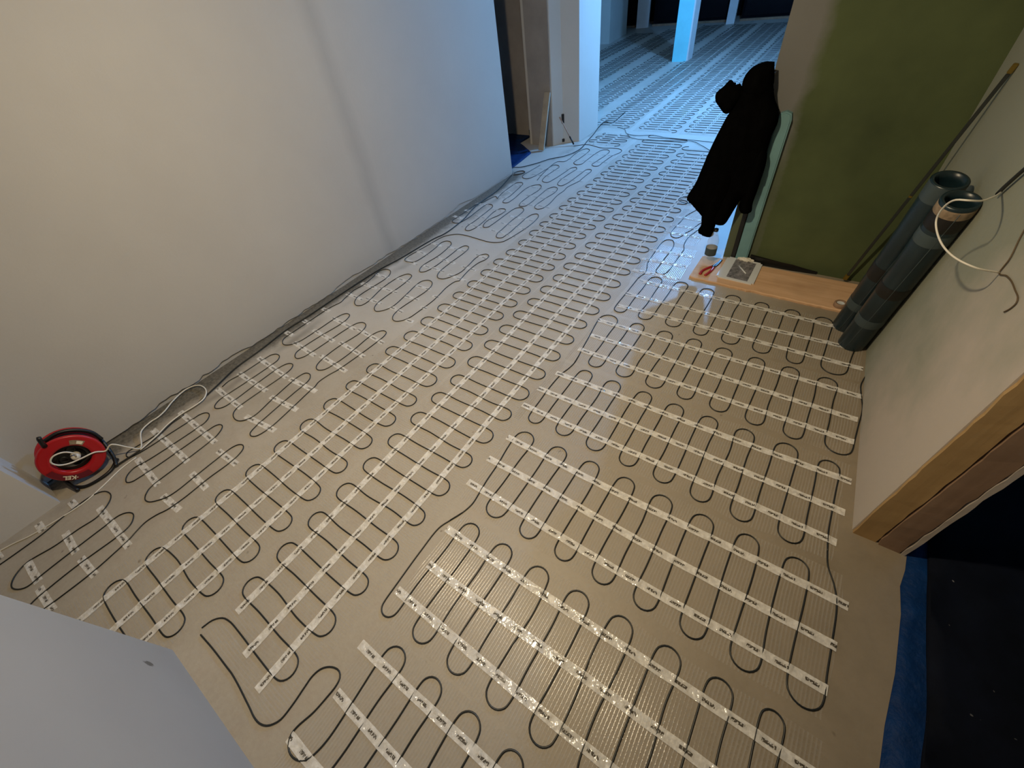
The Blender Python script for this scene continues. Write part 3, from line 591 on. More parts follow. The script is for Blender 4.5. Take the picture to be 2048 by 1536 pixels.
# right-hand rows: runs lie along Y, each row advances across the room
rowT = {k: pts(v) for k, v in rowT.items()}; rowB = {k: pts(v) for k, v in rowB.items()}
rowB[5] += [(0.045, -0.004), (0.20, -0.004), (0.345, -0.004), (0.46, 0.0)]
rowT[5] += []
rowT[6] += [(-0.015, -0.047), (0.14, -0.047), (0.295, -0.047)]
rowB[6] = [(-0.55, -0.475), (-0.395, -0.475), (-0.24, -0.475), (-0.09, -0.475), (0.06, -0.475), (0.215, -0.475)]
LM = [tuple(p) for p in pts(LOOPS['m'])]
rows = {
 1: ('heating mat row beside the oak plank, first of the right-hand rows', (2.295, 2.14, 2.005), (-0.80, 0.455)),
 2: ('heating mat row just in front of the blue rolls, second of the right-hand rows', (1.815, 1.667, 1.527), (-0.83, 0.478)),
 3: ('heating mat row touching the right wall, third of the right-hand rows', (1.318, 1.181, 1.04), (-0.855, 0.478)),
 4: ('heating mat row ending at the doorway reveal, fourth of the right-hand rows', (0.84, 0.70, 0.557), (-0.81, 0.505)),
 5: ('heating mat row glinting in the lamp light, fifth of the right-hand rows', (0.345, 0.206, 0.07), (-0.76, 0.52)),
 6: ('heating mat row at the very bottom of the picture, nearest the viewer', (-0.115, -0.256, -0.40), (-0.74, 0.52)),
}
for k, (lab, ty, tx) in rows.items():
    T, B = rowT[k], rowB[k]; ap = []
    if k in (1,):            # enters from the left, a bottom loop first
        for b_, t_ in zip(B, T): ap += [b_, t_]
        ap += [B[-1]]
    elif k == 2:
        for t_, b_ in zip(T, B): ap += [t_, b_]
    elif k in (3, 5):
        for b_, t_ in zip(B, T): ap += [b_, t_]
        ap += B[len(T):]
    elif k == 4:
        for t_, b_ in zip(T, B): ap += [t_, b_]
    else:
        for t_, b_ in zip(T, B): ap += [t_, b_]
    ends = {1: (-0.80, 0.385), 2: (-0.835, 0.458), 3: (-0.80, 0.43), 4: (-0.787, 0.49), 5: (-0.793, None), 6: (-0.672, None)}[k]
    P = serp(ap, 1, 0.003, *ends); pre, post = [], []
    if k == 1:
        k0 = np.array(pts(LOOPS['k'])[0]); pre = [k0, k0*0.67+np.array((-0.80, 2.06))*0.33, k0*0.33+np.array((-0.80, 2.06))*0.67]
        post = [(0.390, 2.03), (0.40, 2.15), (0.42, 2.26), (0.447, 2.285), (0.470, 2.24), (0.474, 2.12), (0.465, 2.0), (0.452, 1.93)]
    if k == 2:
        pre = [(-0.783, 1.425), (-0.789, 1.488), (-0.798, 1.54), (-0.812, 1.65), (-0.828, 1.76)]
        post = [(0.460, 1.54), (0.464, 1.64), (0.468, 1.74), (0.455, 1.83), (0.448, 1.89), (0.452, 1.93)]
    if k == 3:
        pre = [(-0.789, 1.488), (-0.783, 1.425), (-0.790, 1.371), (-0.802, 1.323), (-0.808, 1.22), (-0.804, 1.10)]
        post = [(0.430, 1.27), (0.430, 1.17), (0.431, 1.06), (0.438, 0.99)]
    if k == 4:
        pre = [(-0.786, 0.382), (-0.764, 0.433), (-0.752, 0.487), (-0.757, 0.54), (-0.765, 0.60), (-0.772, 0.70), (-0.784, 0.79)]
        post = [(0.489, 0.60), (0.489, 0.70), (0.486, 0.82), (0.472, 0.88), (0.446, 0.94), (0.438, 0.99)]
    if k == 5:
        pre = [(-0.764, 0.433), (-0.786, 0.382), (-0.804, 0.335), (-0.804, 0.22), (-0.797, 0.09)]
    if k == 6:
        pre = LM[:-1]
    allp = [np.array(q, float) for q in pre] + list(P) + [np.array(q, float) for q in post]
    C = catmull(allp, 0.012)
    yc = ty[1]; lo, hi = (tx[0]-0.01, yc-0.226), (tx[1]-0.01, yc+0.226)
    if k == 1: hi = (0.44, yc+0.226); lo = (-0.80, yc-0.226)
    if k in (2, 3): hi = (min(hi[0], 0.455), hi[1])
    t = thing('heating_mat', lab, 'heating mat', MATS, (0.5*(lo[0]+hi[0]), yc, 0)); off = t.location.copy(); kids = []
    kids.append(net_sheet(lo, hi, None, 'y'))
    kids.append(tube('heating_cable', zcol(C, CR+0.0008), CR, 'cable'))
    for j, y in enumerate(ty):
        x0, x1 = tx; x0 += 0.02*rng.normal(); x1 += 0.012*rng.normal()
        if k == 2: x1 = 0.458
        if k == 3: x1 = min(x1, 0.472)
        if k == 1: x1 = (0.34, 0.40, 0.445)[j]
        kids.append(strip('adhesive_tape', (x0, y+0.004*rng.normal()), (x1, y+0.004*rng.normal()), None, C))
    for q in kids: q.data.transform(Matrix.Translation(-off)); q.parent = t
# narrow pieces of mat between the long mats and the plank, glossy in the blue light
for nm, key, lo, hi, ty, lab in (('k', 'k', (-0.86, 2.33), (-0.565, 2.80), (2.40, 2.56, 2.70), 'small heating mat piece left of the plank, shining in the blue light'),
                                 ('l', 'l', (-0.86, 2.85), (-0.60, 3.40), (2.98, 3.10, 3.24), 'small heating mat piece under the hanging jacket, shining in the blue light')):
    C = catmull(pts(LOOPS[key]), 0.012); t = thing('heating_mat', lab, 'heating mat', MATS, (lo[0], lo[1], 0)); off = t.location.copy()
    kids = [net_sheet(lo, hi, None, 'y', 'net_shiny'), tube('heating_cable', zcol(C, CR+0.0008), CR, 'cable')]
    kids += [strip('adhesive_tape', (lo[0]-0.01, y), (hi[0], y+0.01), None, C) for y in ty]
    for q in kids: q.data.transform(Matrix.Translation(-off)); q.parent = t
# hand-laid cable loops between the left wall and the long mats (no net under them), taped in place
LL = {'a': 'taped heating cable loops at the lower left corner, nearest the viewer',
      'b': 'taped heating cable loops beside the red cable reel',
      'c': 'taped heating cable loops below the white lead\'s loop, next to the reel\'s cable loops',
      'd': 'taped heating cable loops with the long run hugging the left wall',
      'e': 'taped heating cable loops half way along the left wall',
      'f': 'taped heating cable loops ending in one long cross run toward the wall',
      'g': 'taped heating cable loops crossed by the black extension cord near the wall end',
      'h': 'taped heating cable loops just short of the left doorway',
      'i': 'taped heating cable loops in front of the left doorway',
      'j': 'taped heating cable loops at the foot of the white wall end'}
yoff = {'h': (3.08, 3.22, 3.38), 'i': (3.58, 3.70, 3.84), 'j': (4.12, 4.27, 4.42)}
for key, lab in LL.items():
    P = pts(LOOPS[key])
    if key in 'ae': P.append(pts(LOOPS['b' if key == 'a' else 'f'])[0])
    C = catmull(P, 0.014); c = C.mean(0)
    t = thing('heating_cable', lab, 'cable', 'taped cable loops along the left wall', (c[0], c[1], 0)); off = t.location.copy()
    kids = [tube('cable_run', zcol(C, CR+0.0004), CR, 'cable')]
    for s in LOOPTAPE[key].split(';'):
        a, b = pts(s); kids.append(strip('adhesive_tape', a, b, None, C, z=0.0012))
    for q in kids: q.data.transform(Matrix.Translation(-off)); q.parent = t
# mats of the big room
far = [(-3.26, -2.80, 5.2, 12.2, 'second from the left', -0.025), (-2.60, -2.13, 5.26, 12.1, 'in front of the white wall end', -0.025), (-2.01, -1.55, 5.2, 12.1, 'with three bright tape lines', -0.025),
       (-1.485, -1.03, 5.18, 12.1, 'partly behind the hanging jacket', -0.02), (-0.96, -0.5, 5.2, 12.1, 'rightmost, mostly behind the jacket and wall', -0.02),
       (-3.95, -3.49, 5.4, 11.9, 'left of the mint column', -0.025), (-4.62, -4.16, 5.6, 11.6, 'leftmost, close to the white wall stub', -0.025)]
for xl, xr, y0, y1, lab, drift in far:
    Ls, Rs = [], []; y = y0; k = 0
    while y < y1:
        dx = drift*(y-5.2)
        Rs.append((xr+dx*0.95+0.004*rng.normal(), y)); Ls.append((xl+dx*0.95+0.004*rng.normal(), y+0.08)); y += 0.162
    Ls = Ls[::-1]; Rs = Rs[::-1]
    dx = drift*(y1-5.2)
    P = serp([q for pr in zip(Ls, Rs) for q in pr], 0); C = catmull(P, 0.035)
    t = thing('heating_mat', 'heating mat in the big blue-lit room, '+lab, 'heating mat', 'heating mats of the big room', (xl, y0, 0)); off = t.location.copy()
    kids = [net_sheet((xl-0.03, y0-0.06), (xr+0.03, y1), None, 'x'), tube('heating_cable', zcol(C, CR+0.0008), CR, 'cable', sides=4)]
    for fr in (0.14, 0.49, 0.81):
        x = xl + (xr-xl)*fr; kids.append(strip('adhesive_tape', (x, y0), (x+dx*0.95, y1), None, None, z=0.0070))
    for v in kids[0].data.vertices: v.co.x += drift*0.95*max(0, v.co.y-5.2)
    for q in kids: q.data.transform(Matrix.Translation(-off)); q.parent = t
# connecting leads between the hallway mats and the big room
for lab, P in (('dark heating lead crossing the doorway between hallway and big room, nearest the pillar', [(-2.26, 5.22), (-2.15, 5.17), (-2.05, 5.02), (-1.93, 4.98), (-1.75, 5.02), (-1.6, 4.98), (-1.3, 4.95), (-1.1, 4.93), (-0.85, 4.86), (-0.7, 4.75)]),
               ('dark heating lead running on across the doorway toward the jacket', [(-2.05, 5.02), (-1.95, 4.90), (-1.75, 4.86), (-1.5, 4.89), (-1.3, 4.92), (-1.15, 4.80), (-1.02, 4.68), (-0.95, 4.7), (-0.8, 4.72)])):
    tag(tube('heating_lead', zcol(catmull(P), CR+0.005), CR, 'cable'), lab, 'cable', 'leads across the doorway')
# loops at the foot of the white wall end
Lm = [(-2.33, 4.98), (-1.98, 4.93), (-2.36, 4.86), (-1.96, 4.80), (-2.38, 4.74), (-1.98, 4.66)]
t = thing('heating_mat', 'small piece of heating mat between the white wall end and the long mats', 'heating mat', MATS, (-2.17, 4.8, 0)); C = catmull(serp(Lm, 0), 0.012); off = t.location.copy()
kids = [net_sheet((-2.42, 4.62), (-1.92, 5.02), None, 'x'), tube('heating_cable', zcol(C, CR+0.0008), CR, 'cable'), strip('adhesive_tape', (-2.28, 4.62), (-2.28, 5.02), None, C), strip('adhesive_tape', (-2.12, 4.62), (-2.12, 5.02), None, C)]
for q in kids: q.data.transform(Matrix.Translation(-off)); q.parent = t

# ------------------------------------------------------------------ cords along the left wall
tag(tube('extension_cord', zcol(catmull(pts(blk), 0.02), 0.0095), 0.0042, 'cable', sides=8), 'black extension cord lying along the left wall from the red reel to the doorway', 'cord')
P = pts(blk2)
tag(tube('extension_cord', zcol(catmull([(-2.71, 3.60)] + P + [(-2.40, 5.35), (-2.42, 5.8)], 0.02), 0.0095), 0.0042, 'cable', sides=8), 'black cord curving from the left doorway around the white wall end', 'cord')
tag(tube('cord_offcut', zcol(catmull([(-2.66, 3.60), (-2.61, 3.63), (-2.58, 3.69), (-2.62, 3.72), (-2.67, 3.69), (-2.68, 3.64)], 0.008), 0.0045), 0.004, 'cable'), 'short curled black cord end on the floor at the doorway corner', 'cord')
# white lead along the wall with its clips of tape
w2 = catmull(pts(white2), 0.02)
t = thing('white_lead', 'thin white cable taped down along the wall below the red reel', 'cable', None, (w2[0][0], w2[0][1], 0)); off = t.location.copy()
kids = [tube('cable_run', zcol(w2, 0.0036), 0.0032, 'white_cable')]
for c in ((-2.405, -0.505), (-2.41, -0.64), (-2.42, -0.80)):
    kids.append(strip('adhesive_tape', (c[0]-0.035, c[1]), (c[0]+0.035, c[1]+0.004), None, w2, 0.03, 0.0026))
for q in kids: q.data.transform(Matrix.Translation(-off)); q.parent = t

# ------------------------------------------------------------------ red cable reel leaning in the corner
RC = Vector((-2.505, -0.372, 0.142)); RF0 = frame(RC, (0.95, -0.12, 0.16), (0, 1, 0)); RF = RF0 @ Matrix.Rotation(-0.72, 4, 'Z')   # local z = towards the room, y = up
reel = thing('cable_reel', 'red cable reel standing against the left wall with a white plug in it', 'cable reel', None, RC)
def rl(name, mat, prof, parent=reel, seg=48, dz=0):
    M = RF.copy(); M.translation = (0, 0, 0); return lathe(name, prof, mat, parent, seg, M @ Matrix.Translation((0, 0, dz)))
front = rl('front_flange', 'red', [(0.066, -0.016), (0.066, 0.0), (0.070, 0.006), (0.080, 0.007), (0.104, 0.002), (0.111, 0.004), (0.116, 0.0), (0.118, -0.008), (0.114, -0.016), (0.066, -0.016)])
rl('back_flange', 'red', [(0.02, -0.105), (0.116, -0.105), (0.120, -0.098), (0.120, -0.088), (0.114, -0.083), (0.02, -0.083), (0.02, -0.105)])
rl('cable_winding', 'cable', [(0.05, -0.082)] + [(0.094+0.004*(i % 2), -0.080+i*0.004) for i in range(16)] + [(0.05, -0.0165)])
hub = rl('socket_hub', 'black', [(0.0, -0.034), (0.052, -0.034), (0.056, -0.030), (0.0655, -0.026), (0.0655, -0.014)])
for a in (100, 220, 340):
    q = rl('socket', 'cable', [(0.0, 0.001), (0.012, 0.001), (0.016, 0.004), (0.018, 0.0), (0.018, -0.003)], hub, 20, 0)
    q.data.transform(RF.to_3x3().to_4x4() @ Matrix.Translation((0.032*math.cos(math.radians(a)), 0.032*math.sin(math.radians(a)), -0.032)) @ RF.to_3x3().to_4x4().inverted())
def rloc(x, y, z): return (RF.to_3x3() @ Vector((x, y, z)))
def rst(x, y, z): return (RF0.to_3x3() @ Vector((x, y, z)))
# stand: bent tube foot and back legs
st = [rst(-0.085, -0.135, 0.03), rst(-0.10, -0.10, -0.03), rst(-0.10, 0.03, -0.118), rst(0, 0.1, -0.122), rst(0.10, 0.03, -0.118), rst(0.10, -0.10, -0.03), rst(0.085, -0.135, 0.03)]
tube('stand', catmull(st, 0.012), 0.008, 'black', reel, 8)
tube('foot_bar', catmull([rst(-0.10, -0.128, -0.02), rst(-0.05, -0.141, 0.03), rst(0.05, -0.141, 0.03), rst(0.10, -0.128, -0.02)], 0.012), 0.008, 'black', reel, 8)
# carrying handle on top and the winding knob
tube('handle', catmull([rloc(-0.09, 0.075, -0.05), rloc(-0.05, 0.112, -0.05), rloc(0.0, 0.124, -0.05), rloc(0.06, 0.110, -0.05), rloc(0.10, 0.07, -0.05)], 0.01), 0.009, 'black', reel, 8)
tube('winding_knob', np.array([rloc(-0.088, 0.070, 0.0), rloc(-0.098, 0.088, 0.006), rloc(-0.106, 0.110, 0.010), rloc(-0.108, 0.120, 0.010)]), [0.011, 0.0085, 0.0095, 0.008], 'black', reel, 10)
# sticker and the printed letters, upside down as the reel stands
def on_flange(name, mat, x0, x1, r0, r1, parent, z=0.0078, rot=0.0):
    bm = bmesh.new(); n = 10; rows_ = []
    for i in range(n+1):
        a = rot + x0 + (x1-x0)*i/n; rows_.append([bm.verts.new(rloc(rr*math.sin(a), rr*math.cos(a), z + (0.0 if rr < 0.09 else -0.002))) for rr in (r0, r1)])
    for a, b in zip(rows_, rows_[1:]): bm.faces.new((a[0], b[0], b[1], a[1]))
    o = from_bm(name, bm, mat, parent)
    return o
on_flange('warning_sticker', 'cream_dim', -0.15, 0.42, 0.074, 0.096, front)
on_flange('sticker_print', 'cream', 0.12, 0.36, 0.078, 0.092, front, 0.0086)
MAT['maroon'] = plain('dark_red_label', (0.16, 0.01, 0.02, 1), 0.4, 0.1)
on_flange('name_label', 'maroon', -0.75, 0.85, 0.083, 0.109, front, 0.0080, math.pi)
def letters(txt, size, mat, M, parent, name):
    cu = bpy.data.curves.new(name, 'FONT'); cu.body = txt; cu.size = size; cu.align_x = 'CENTER'; cu.align_y = 'CENTER'; cu.extrude = 0.0006; cu.offset = size*0.03
    tmp = bpy.data.objects.new('tmp', cu); COL.objects.link(tmp); dg = bpy.context.evaluated_depsgraph_get()
    me = bpy.data.meshes.new_from_object(tmp.evaluated_get(dg)); bpy.data.objects.remove(tmp)
    me.transform(M); return link(name, me, mat, parent)
mm = Matrix.Rotation(math.pi, 4, 'Z'); mm.translation = (0.0, -0.0965, 0.0085)
letters('\u00b7KEL', 0.027, 'cream', RF.to_3x3().to_4x4() @ mm, front, 'lettering')
# white plug stuck in the hub and its lead, which runs over the reel to the floor
PL = rloc(0.012, 0.006, 0.0) + RC
plug = thing('white_plug_lead', 'white cable with a plug in the red reel, looped once on the floor', 'cable', None, PL)
bm = bmesh.new(); Mp = RF.copy(); Mp.translation = (0, 0, 0)
lathe_bm(bm, [(0.0, 0.010), (0.012, 0.009), (0.017, 0.0), (0.019, -0.018), (0.017, -0.028), (0.0, -0.029)], 20, Mp); from_bm('plug', bm, 'white_cable', plug)
lead = [RC+rloc(0.012, 0.012, 0.010), RC+rloc(0.004, 0.034, 0.022), RC+rloc(-0.03, 0.046, 0.028), RC+rloc(-0.062, 0.030, 0.03), RC+rloc(-0.068, 0.0, 0.028), RC+rloc(-0.045, -0.018, 0.026), RC+rloc(-0.01, -0.016, 0.022), RC+rloc(0.03, 0.004, 0.018), RC+rloc(0.075, 0.030, 0.014), RC+rloc(0.112, 0.028, 0.004)]
lead = [tuple(v) for v in lead] + [(-2.47, -0.235, 0.11), (-2.46, -0.20, 0.05), (-2.455, -0.175, 0.012)]
wl = pts(white)
lead += [(x, y, 0.015) for x, y in wl[3:]]
tube('cable_run', catmull(lead, 0.01) - np.array(PL), 0.0036, 'white_cable', plug, 8)

# ------------------------------------------------------------------ plank and what lies on it
def worn_plank():
    bm = bmesh.new(); nx = 40; ring = []
    for i in range(nx+1):
        x = -0.515 + (0.395+0.515)*i/nx; c = 0.0025*rng.normal(); y0 = 2.447 - 0.012*(i/nx) + c; y1 = 2.738
        if i == 0: y0, y1 = 2.457, 2.722
        ring.append([bm.verts.new((x, y0, 0.0003)), bm.verts.new((x, y0-0.001, 0.011)), bm.verts.new((x, y0+0.004, 0.0145)), bm.verts.new((x, y1-0.003, 0.0145)), bm.verts.new((x, y1, 0.011)), bm.verts.new((x, y1, 0.0003))])
    for a, b in zip(ring, ring[1:]):
        for k in range(6): bm.faces.new((a[k], b[k], b[(k+1) % 6], a[(k+1) % 6]))
    bm.faces.new(ring[0]); bm.faces.new(ring[-1][::-1]); bmesh.ops.recalc_face_normals(bm, faces=bm.faces[:])
    return from_bm('oak_plank', bm, 'plank', smooth=False)
tag(worn_plank(), 'bare oak plank lying on the floor along the olive wall', 'plank')
PZ = 0.0148
# white card with a grey print
def quad_slab(name, corners, z0, z1, mat, parent, bev=0.004):
    bm = bmesh.new(); a = [bm.verts.new((x, y, z0)) for x, y in corners]; b = [bm.verts.new((x, y, z1)) for x, y in corners]; n = len(corners)
    bm.faces.new(a[::-1]); bm.faces.new(b)
    for i in range(n): bm.faces.new((a[i], a[(i+1) % n], b[(i+1) % n], b[i]))
    bmesh.ops.recalc_face_normals(bm, faces=bm.faces[:])
    if bev: bmesh.ops.bevel(bm, geom=[e for e in bm.edges if abs(e.verts[0].co.z-e.verts[1].co.z) > (z1-z0)*0.5], offset=bev*3, segments=4, affect='EDGES')
    return from_bm(name, bm, mat, parent, smooth=False)
card = thing('instruction_card', 'white card with a grey printed picture lying on the oak plank', 'card', None, (-0.26, 2.63, PZ))
def rel(c, o): return [(x-o[0], y-o[1]) for x, y in c]
oc = (-0.26, 2.63)
quad_slab('sheet', rel([(-0.370, 2.506), (-0.152, 2.498), (-0.156, 2.755), (-0.366, 2.765)], oc), 0.0, 0.008, 'paper', card)
quad_slab('picture', rel([(-0.313, 2.522), (-0.191, 2.514), (-0.190, 2.735), (-0.313, 2.746)], oc), 0.0082, 0.0088, 'print', card, 0)
bm = bmesh.new(); tube_bm(bm, np.array([(-0.276, 2.664, PZ+0.0135), (-0.218, 2.590, PZ+0.0135)]), 0.0042, 6); tag(from_bm('pencil', bm, 'paper'), 'pale pencil lying across the printed card', 'pencil')
# crumpled pale scrap behind the card
bm = bmesh.new(); bmesh.ops.create_icosphere(bm, subdivisions=3, radius=1.0)
for v in bm.verts:
    n = 1 + 0.22*math.sin(7*v.co.x+3*v.co.z)*math.cos(6*v.co.y) + 0.08*rng.normal(); v.co = Vector((v.co.x*0.048*n, v.co.y*0.016*n, max(-0.0, v.co.z)*0.018*n))
bmesh.ops.translate(bm, verts=bm.verts[:], vec=(-0.262, 2.772 - 0.02, PZ)); 
bmesh.ops.translate(bm, verts=bm.verts[:], vec=(0, 0.0, 0.009)); tag(from_bm('paper_scrap', bm, 'white_cable', smooth=False), 'crumpled cream paper scrap behind the printed card', 'paper')
# combination pliers
pl = thing('pliers', 'red handled pliers lying on the plank left of the card', 'pliers', None, (-0.42, 2.60, PZ))
def flat_tube(name, P, r, mat, sq=0.6):
    bm = bmesh.new(); tube_bm(bm, catmull(P, 0.006), r, 8); bmesh.ops.scale(bm, vec=(1, 1, sq), verts=bm.verts[:])
    bmesh.ops.translate(bm, verts=bm.verts[:], vec=(0, 0, -min(v.co.z for v in bm.verts))); return from_bm(name, bm, mat, pl)
flat_tube('handle', [(-0.002, 0.012, 0), (-0.020, -0.018, 0), (-0.040, -0.060, 0), (-0.042, -0.105, 0)], 0.0085, 'red')
flat_tube('handle', [(0.010, 0.010, 0), (0.008, -0.025, 0), (0.002, -0.065, 0), (-0.010, -0.108, 0)], 0.0085, 'red')
flat_tube('jaw', [(0.000, 0.006, 0), (0.010, 0.045, 0), (0.021, 0.085, 0), (0.026, 0.112, 0)], 0.0065, 'steel')
flat_tube('jaw', [(0.010, 0.004, 0), (0.020, 0.042, 0), (0.026, 0.082, 0), (0.028, 0.110, 0)], 0.0065, 'steel')
lathe('pivot', [(0, 0.0), (0.012, 0.0), (0.012, 0.010), (0.009, 0.0125), (0, 0.0125)], 'steel', pl, 20, Matrix.Translation((0.006, 0.010, 0)))
# roll of brown tape at the plank's right end
rt = thing('tape_roll', 'small roll of brown tape on the right end of the plank', 'tape roll', None, (0.289, 2.478, PZ))
lathe('tape_winding', [(0.020, 0.0), (0.029, 0.0), (0.030, 0.002), (0.030, 0.020), (0.028, 0.0225), (0.020, 0.0225), (0.020, 0.0)], 'jamb_dark', rt, 36)
lathe('paper_core', [(0.0, 0.017), (0.016, 0.0175), (0.0195, 0.019), (0.0195, 0.001), (0.0, 0.001)], 'paper', rt, 30)

# ------------------------------------------------------------------ clear bottles
def bottle(loc, h, r, label, cap, sc=1.0):
    t = thing('plastic_bottle', label, 'bottle', None, loc)
    lathe('body', [(0, 0.004), (r*0.7, 0.0), (r, 0.012), (r, h*0.18), (r*0.93, h*0.21), (r, h*0.24), (r, h*0.55), (r*0.94, h*0.58), (r, h*0.62), (r*0.95, h*0.70), (r*0.6, h*0.84), (r*0.36, h*0.92), (r*0.36, h*0.97)], 'clear', t, 32)
    lathe('cap', [(r*0.40, h*0.94), (r*0.42, h*0.945), (r*0.42, h), (0, h)], cap, t, 24)
    lathe('label', [(r*1.006, h*0.30), (r*1.006, h*0.50)], 'film_light', t, 32)
    return t
bottle((-0.462, 2.665, 0.0004), 0.24, 0.034, 'clear plastic bottle standing below the jacket at the plank\'s left end', 'black')
bottle((-3.05, 4.58, 0.0004), 0.25, 0.034, 'clear plastic bottle in the dim left doorway', 'black')

# ------------------------------------------------------------------ two rolls of dark film
def film_roll(base, top, r, label, core_out):
    d = Vector(top)-Vector(base); L = d.length; t = thing('film_roll', label, 'roll', 'rolls of dark foil leaning on the right wall', base)
    M = frame((0, 0, 0), d, (1, 0, 0))
    prof = [(r*0.80, 0.0), (r*0.99, 0.0), (r, 0.004)] + [(r*(1+0.006*math.sin(i*1.7)), 0.02+(L-0.03)*i/14) for i in range(15)] + [(r*0.985, L), (r*0.80, L), (r*0.79, L-0.03), (r*0.79, 0.006), (r*0.80, 0.0)]
    body = lathe('film', prof, 'film', t, 40, M)
    lathe('core_end', [(0.0, 0.006), (r*0.78, 0.006), (r*0.78, 0.03), (0, 0.03)], 'white_cable', t, 32, M)
    for a, b, m in ((0.44, 0.53, 'band'), (0.20, 0.26, 'film_light')) if not core_out else ((0.46, 0.53, 'band'), (0.225, 0.285, 'film_light'), (0.80, 0.86, 'film_light'), (0.88, 0.95, 'band')):
        lathe('strap' if m == 'band' else 'sticker', [(r*1.012, L*a), (r*1.022, L*(a+0.004)), (r*1.022, L*(b-0.004)), (r*1.012, L*b)], m, t, 40, M)
    if core_out:
        lathe('paper_collar', [(r*0.80, L-0.001), (r*1.0, L-0.012), (r*1.015, L-0.02), (r*1.015, L-0.05), (r*1.0, L-0.055)], 'cream_dim', t, 40, M)
    else:
        lathe('pale_collar', [(r*1.012, L-0.002), (r*1.018, L-0.01), (r*1.018, L-0.065), (r*1.012, L-0.07)], 'film_light', t, 40, M)
    for q in (0.6, 2.2, 4.3):        # seams of the wound film
        P = np.array([M @ Vector((r*1.004*math.cos(q+0.05*k), r*1.004*math.sin(q+0.05*k), L*(0.02+0.96*k/12))) for k in range(13)])
        tube('seam', P, 0.0016, 'film_light', t, 5)
    return t
film_roll((0.338, 2.325, 0.001), (0.362, 2.13, 0.815), 0.056, 'taller dark blue film roll, left of the pair leaning on the right wall', False)
film_roll((0.380, 2.185, 0.001), (0.398, 2.00, 0.800), 0.056, 'dark blue film roll with a pale collar, right of the leaning pair', True)
# long dark lath leaning in the corner
t = thing('measuring_lath', 'long dark lath with yellow ends leaning in the corner behind the rolls', 'lath', None, (0.30, 2.755, 0.0))
A_, B_ = Vector((0.28, 2.752, 0.022)), Vector((0.418, 2.56, 1.06)); d = (B_-A_)
def lath(name, s0, s1, mat, wdt=0.012, th=0.007):
    M = frame(A_ + d*s0, d, (1, 0, 0)); M.translation = M.translation - Vector(t.location)
    bm = bmesh.new(); box(bm, (-wdt, -th, 0), (wdt, th, d.length*(s1-s0)), 0.002); bmesh.ops.transform(bm, matrix=M, verts=bm.verts[:]); return from_bm(name, bm, mat, t, smooth=False)
lath('bar', 0.031, 0.98, 'rod', 0.0065, 0.005); lath('end_cap', -0.0, 0.03, 'yellow', 0.011, 0.0075); lath('end_cap', 0.9805, 1.01, 'yellow', 0.008, 0.006); lath('vial', 0.50, 0.512, 'yellow', 0.0068, 0.0053)
# white wire coming out of the right wall
wx_ = lambda y: 0.497 + (y-1.121)*(0.416-0.497)/(2.79-1.121)
P = [(0.455, 1.903, 0.871), (0.401, 1.72, 0.92), (0.363, 1.638, 0.938), (0.334, 1.615, 0.945), (0.314, 1.634, 0.936), (0.306, 1.669, 0.903), (0.311, 1.692, 0.852), (0.333, 1.623, 0.825), (0.368, 1.535, 0.822), (0.412, 1.504, 0.818), (0.473, 1.54, 0.797)]
tag(tube('white_wire', catmull(P, 0.01), 0.0026, 'white_cable', sides=8), 'white wire looping out of the right wall in front of the rolls', 'wire')
tag(tube('conduit', catmull([(0.449, 1.901, 0.865), (0.448, 1.879, 0.895), (0.449, 1.857, 0.926), (0.450, 1.835, 0.956), (0.452, 1.805, 0.998), (0.455, 1.76, 1.06)], 0.02), 0.0055, 'cable', sides=8), 'short black conduit on the right wall where the white wire comes out', 'conduit')
tag(tube('brown_wire', catmull([(0.471, 1.603, 0.917), (0.472, 1.582, 0.879), (0.473, 1.545, 0.836), (0.474, 1.541, 0.796), (0.476, 1.497, 0.813), (0.478, 1.453, 0.823), (0.480, 1.403, 0.827), (0.482, 1.363, 0.828), (0.483, 1.353, 0.82), (0.483, 1.357, 0.801), (0.482, 1.368, 0.783)], 0.008), 0.0018, 'brown_wire'), 'thin brown wire kinked against the right wall', 'wire')

# ------------------------------------------------------------------ things in the left doorway
def leaning(name, a, b, w_, th, mat, parent=None):
    a, b = Vector(a), Vector(b); M = frame(a, b-a, (1, 0, 0)); bm = bmesh.new(); box(bm, (-w_, -th, 0), (w_, th, (b-a).length), 0.002)
    bmesh.ops.transform(bm, matrix=M, verts=bm.verts[:]); return from_bm(name, bm, mat, parent, smooth=False)
tag(leaning('board', (-2.755, 4.30, 0.008), (-2.735, 4.455, 0.52), 0.034, 0.011, 'board'), 'raw board leaning in the left doorway', 'board')
pb = thing('paint_brush', 'thin stick with a black tip leaning on the white wall end', 'stick', None, (-2.475, 4.545, 0))
for nm, s0, s1, rr, mt in (('handle', 0.3, 1.0, 0.006, 'pink'), ('tip', 0.0, 0.299, 0.0085, 'black')):
    a, b = Vector((-2.478, 4.548, 0.012)), Vector((-2.655, 4.555, 0.27)); tube(nm, np.array([a+(b-a)*s0, a+(b-a)*(s0+s1)/2, a+(b-a)*s1]) - np.array((-2.475, 4.545, 0)), rr, mt, pb, 8)
def box_plate(name, z, h, label):
    o = Vector((-2.642, 4.600, z)); M = frame(o, (0.5, -0.86, 0), (0, 0, 1)); bm = bmesh.new(); box(bm, (-h, -0.016, -0.004), (h, 0.016, 0.012), 0.003); bmesh.ops.transform(bm, matrix=M, verts=bm.verts[:])
    return tag(from_bm(name, bm, 'black', smooth=False), label, 'socket box', 'socket boxes on the white wall end')
box_plate('socket_box', 0.245, 0.045, 'tall open black socket box on the white wall end above the thin stick')
box_plate('socket_box', 0.03, 0.016, 'small black socket box low on the white wall end near the floor')

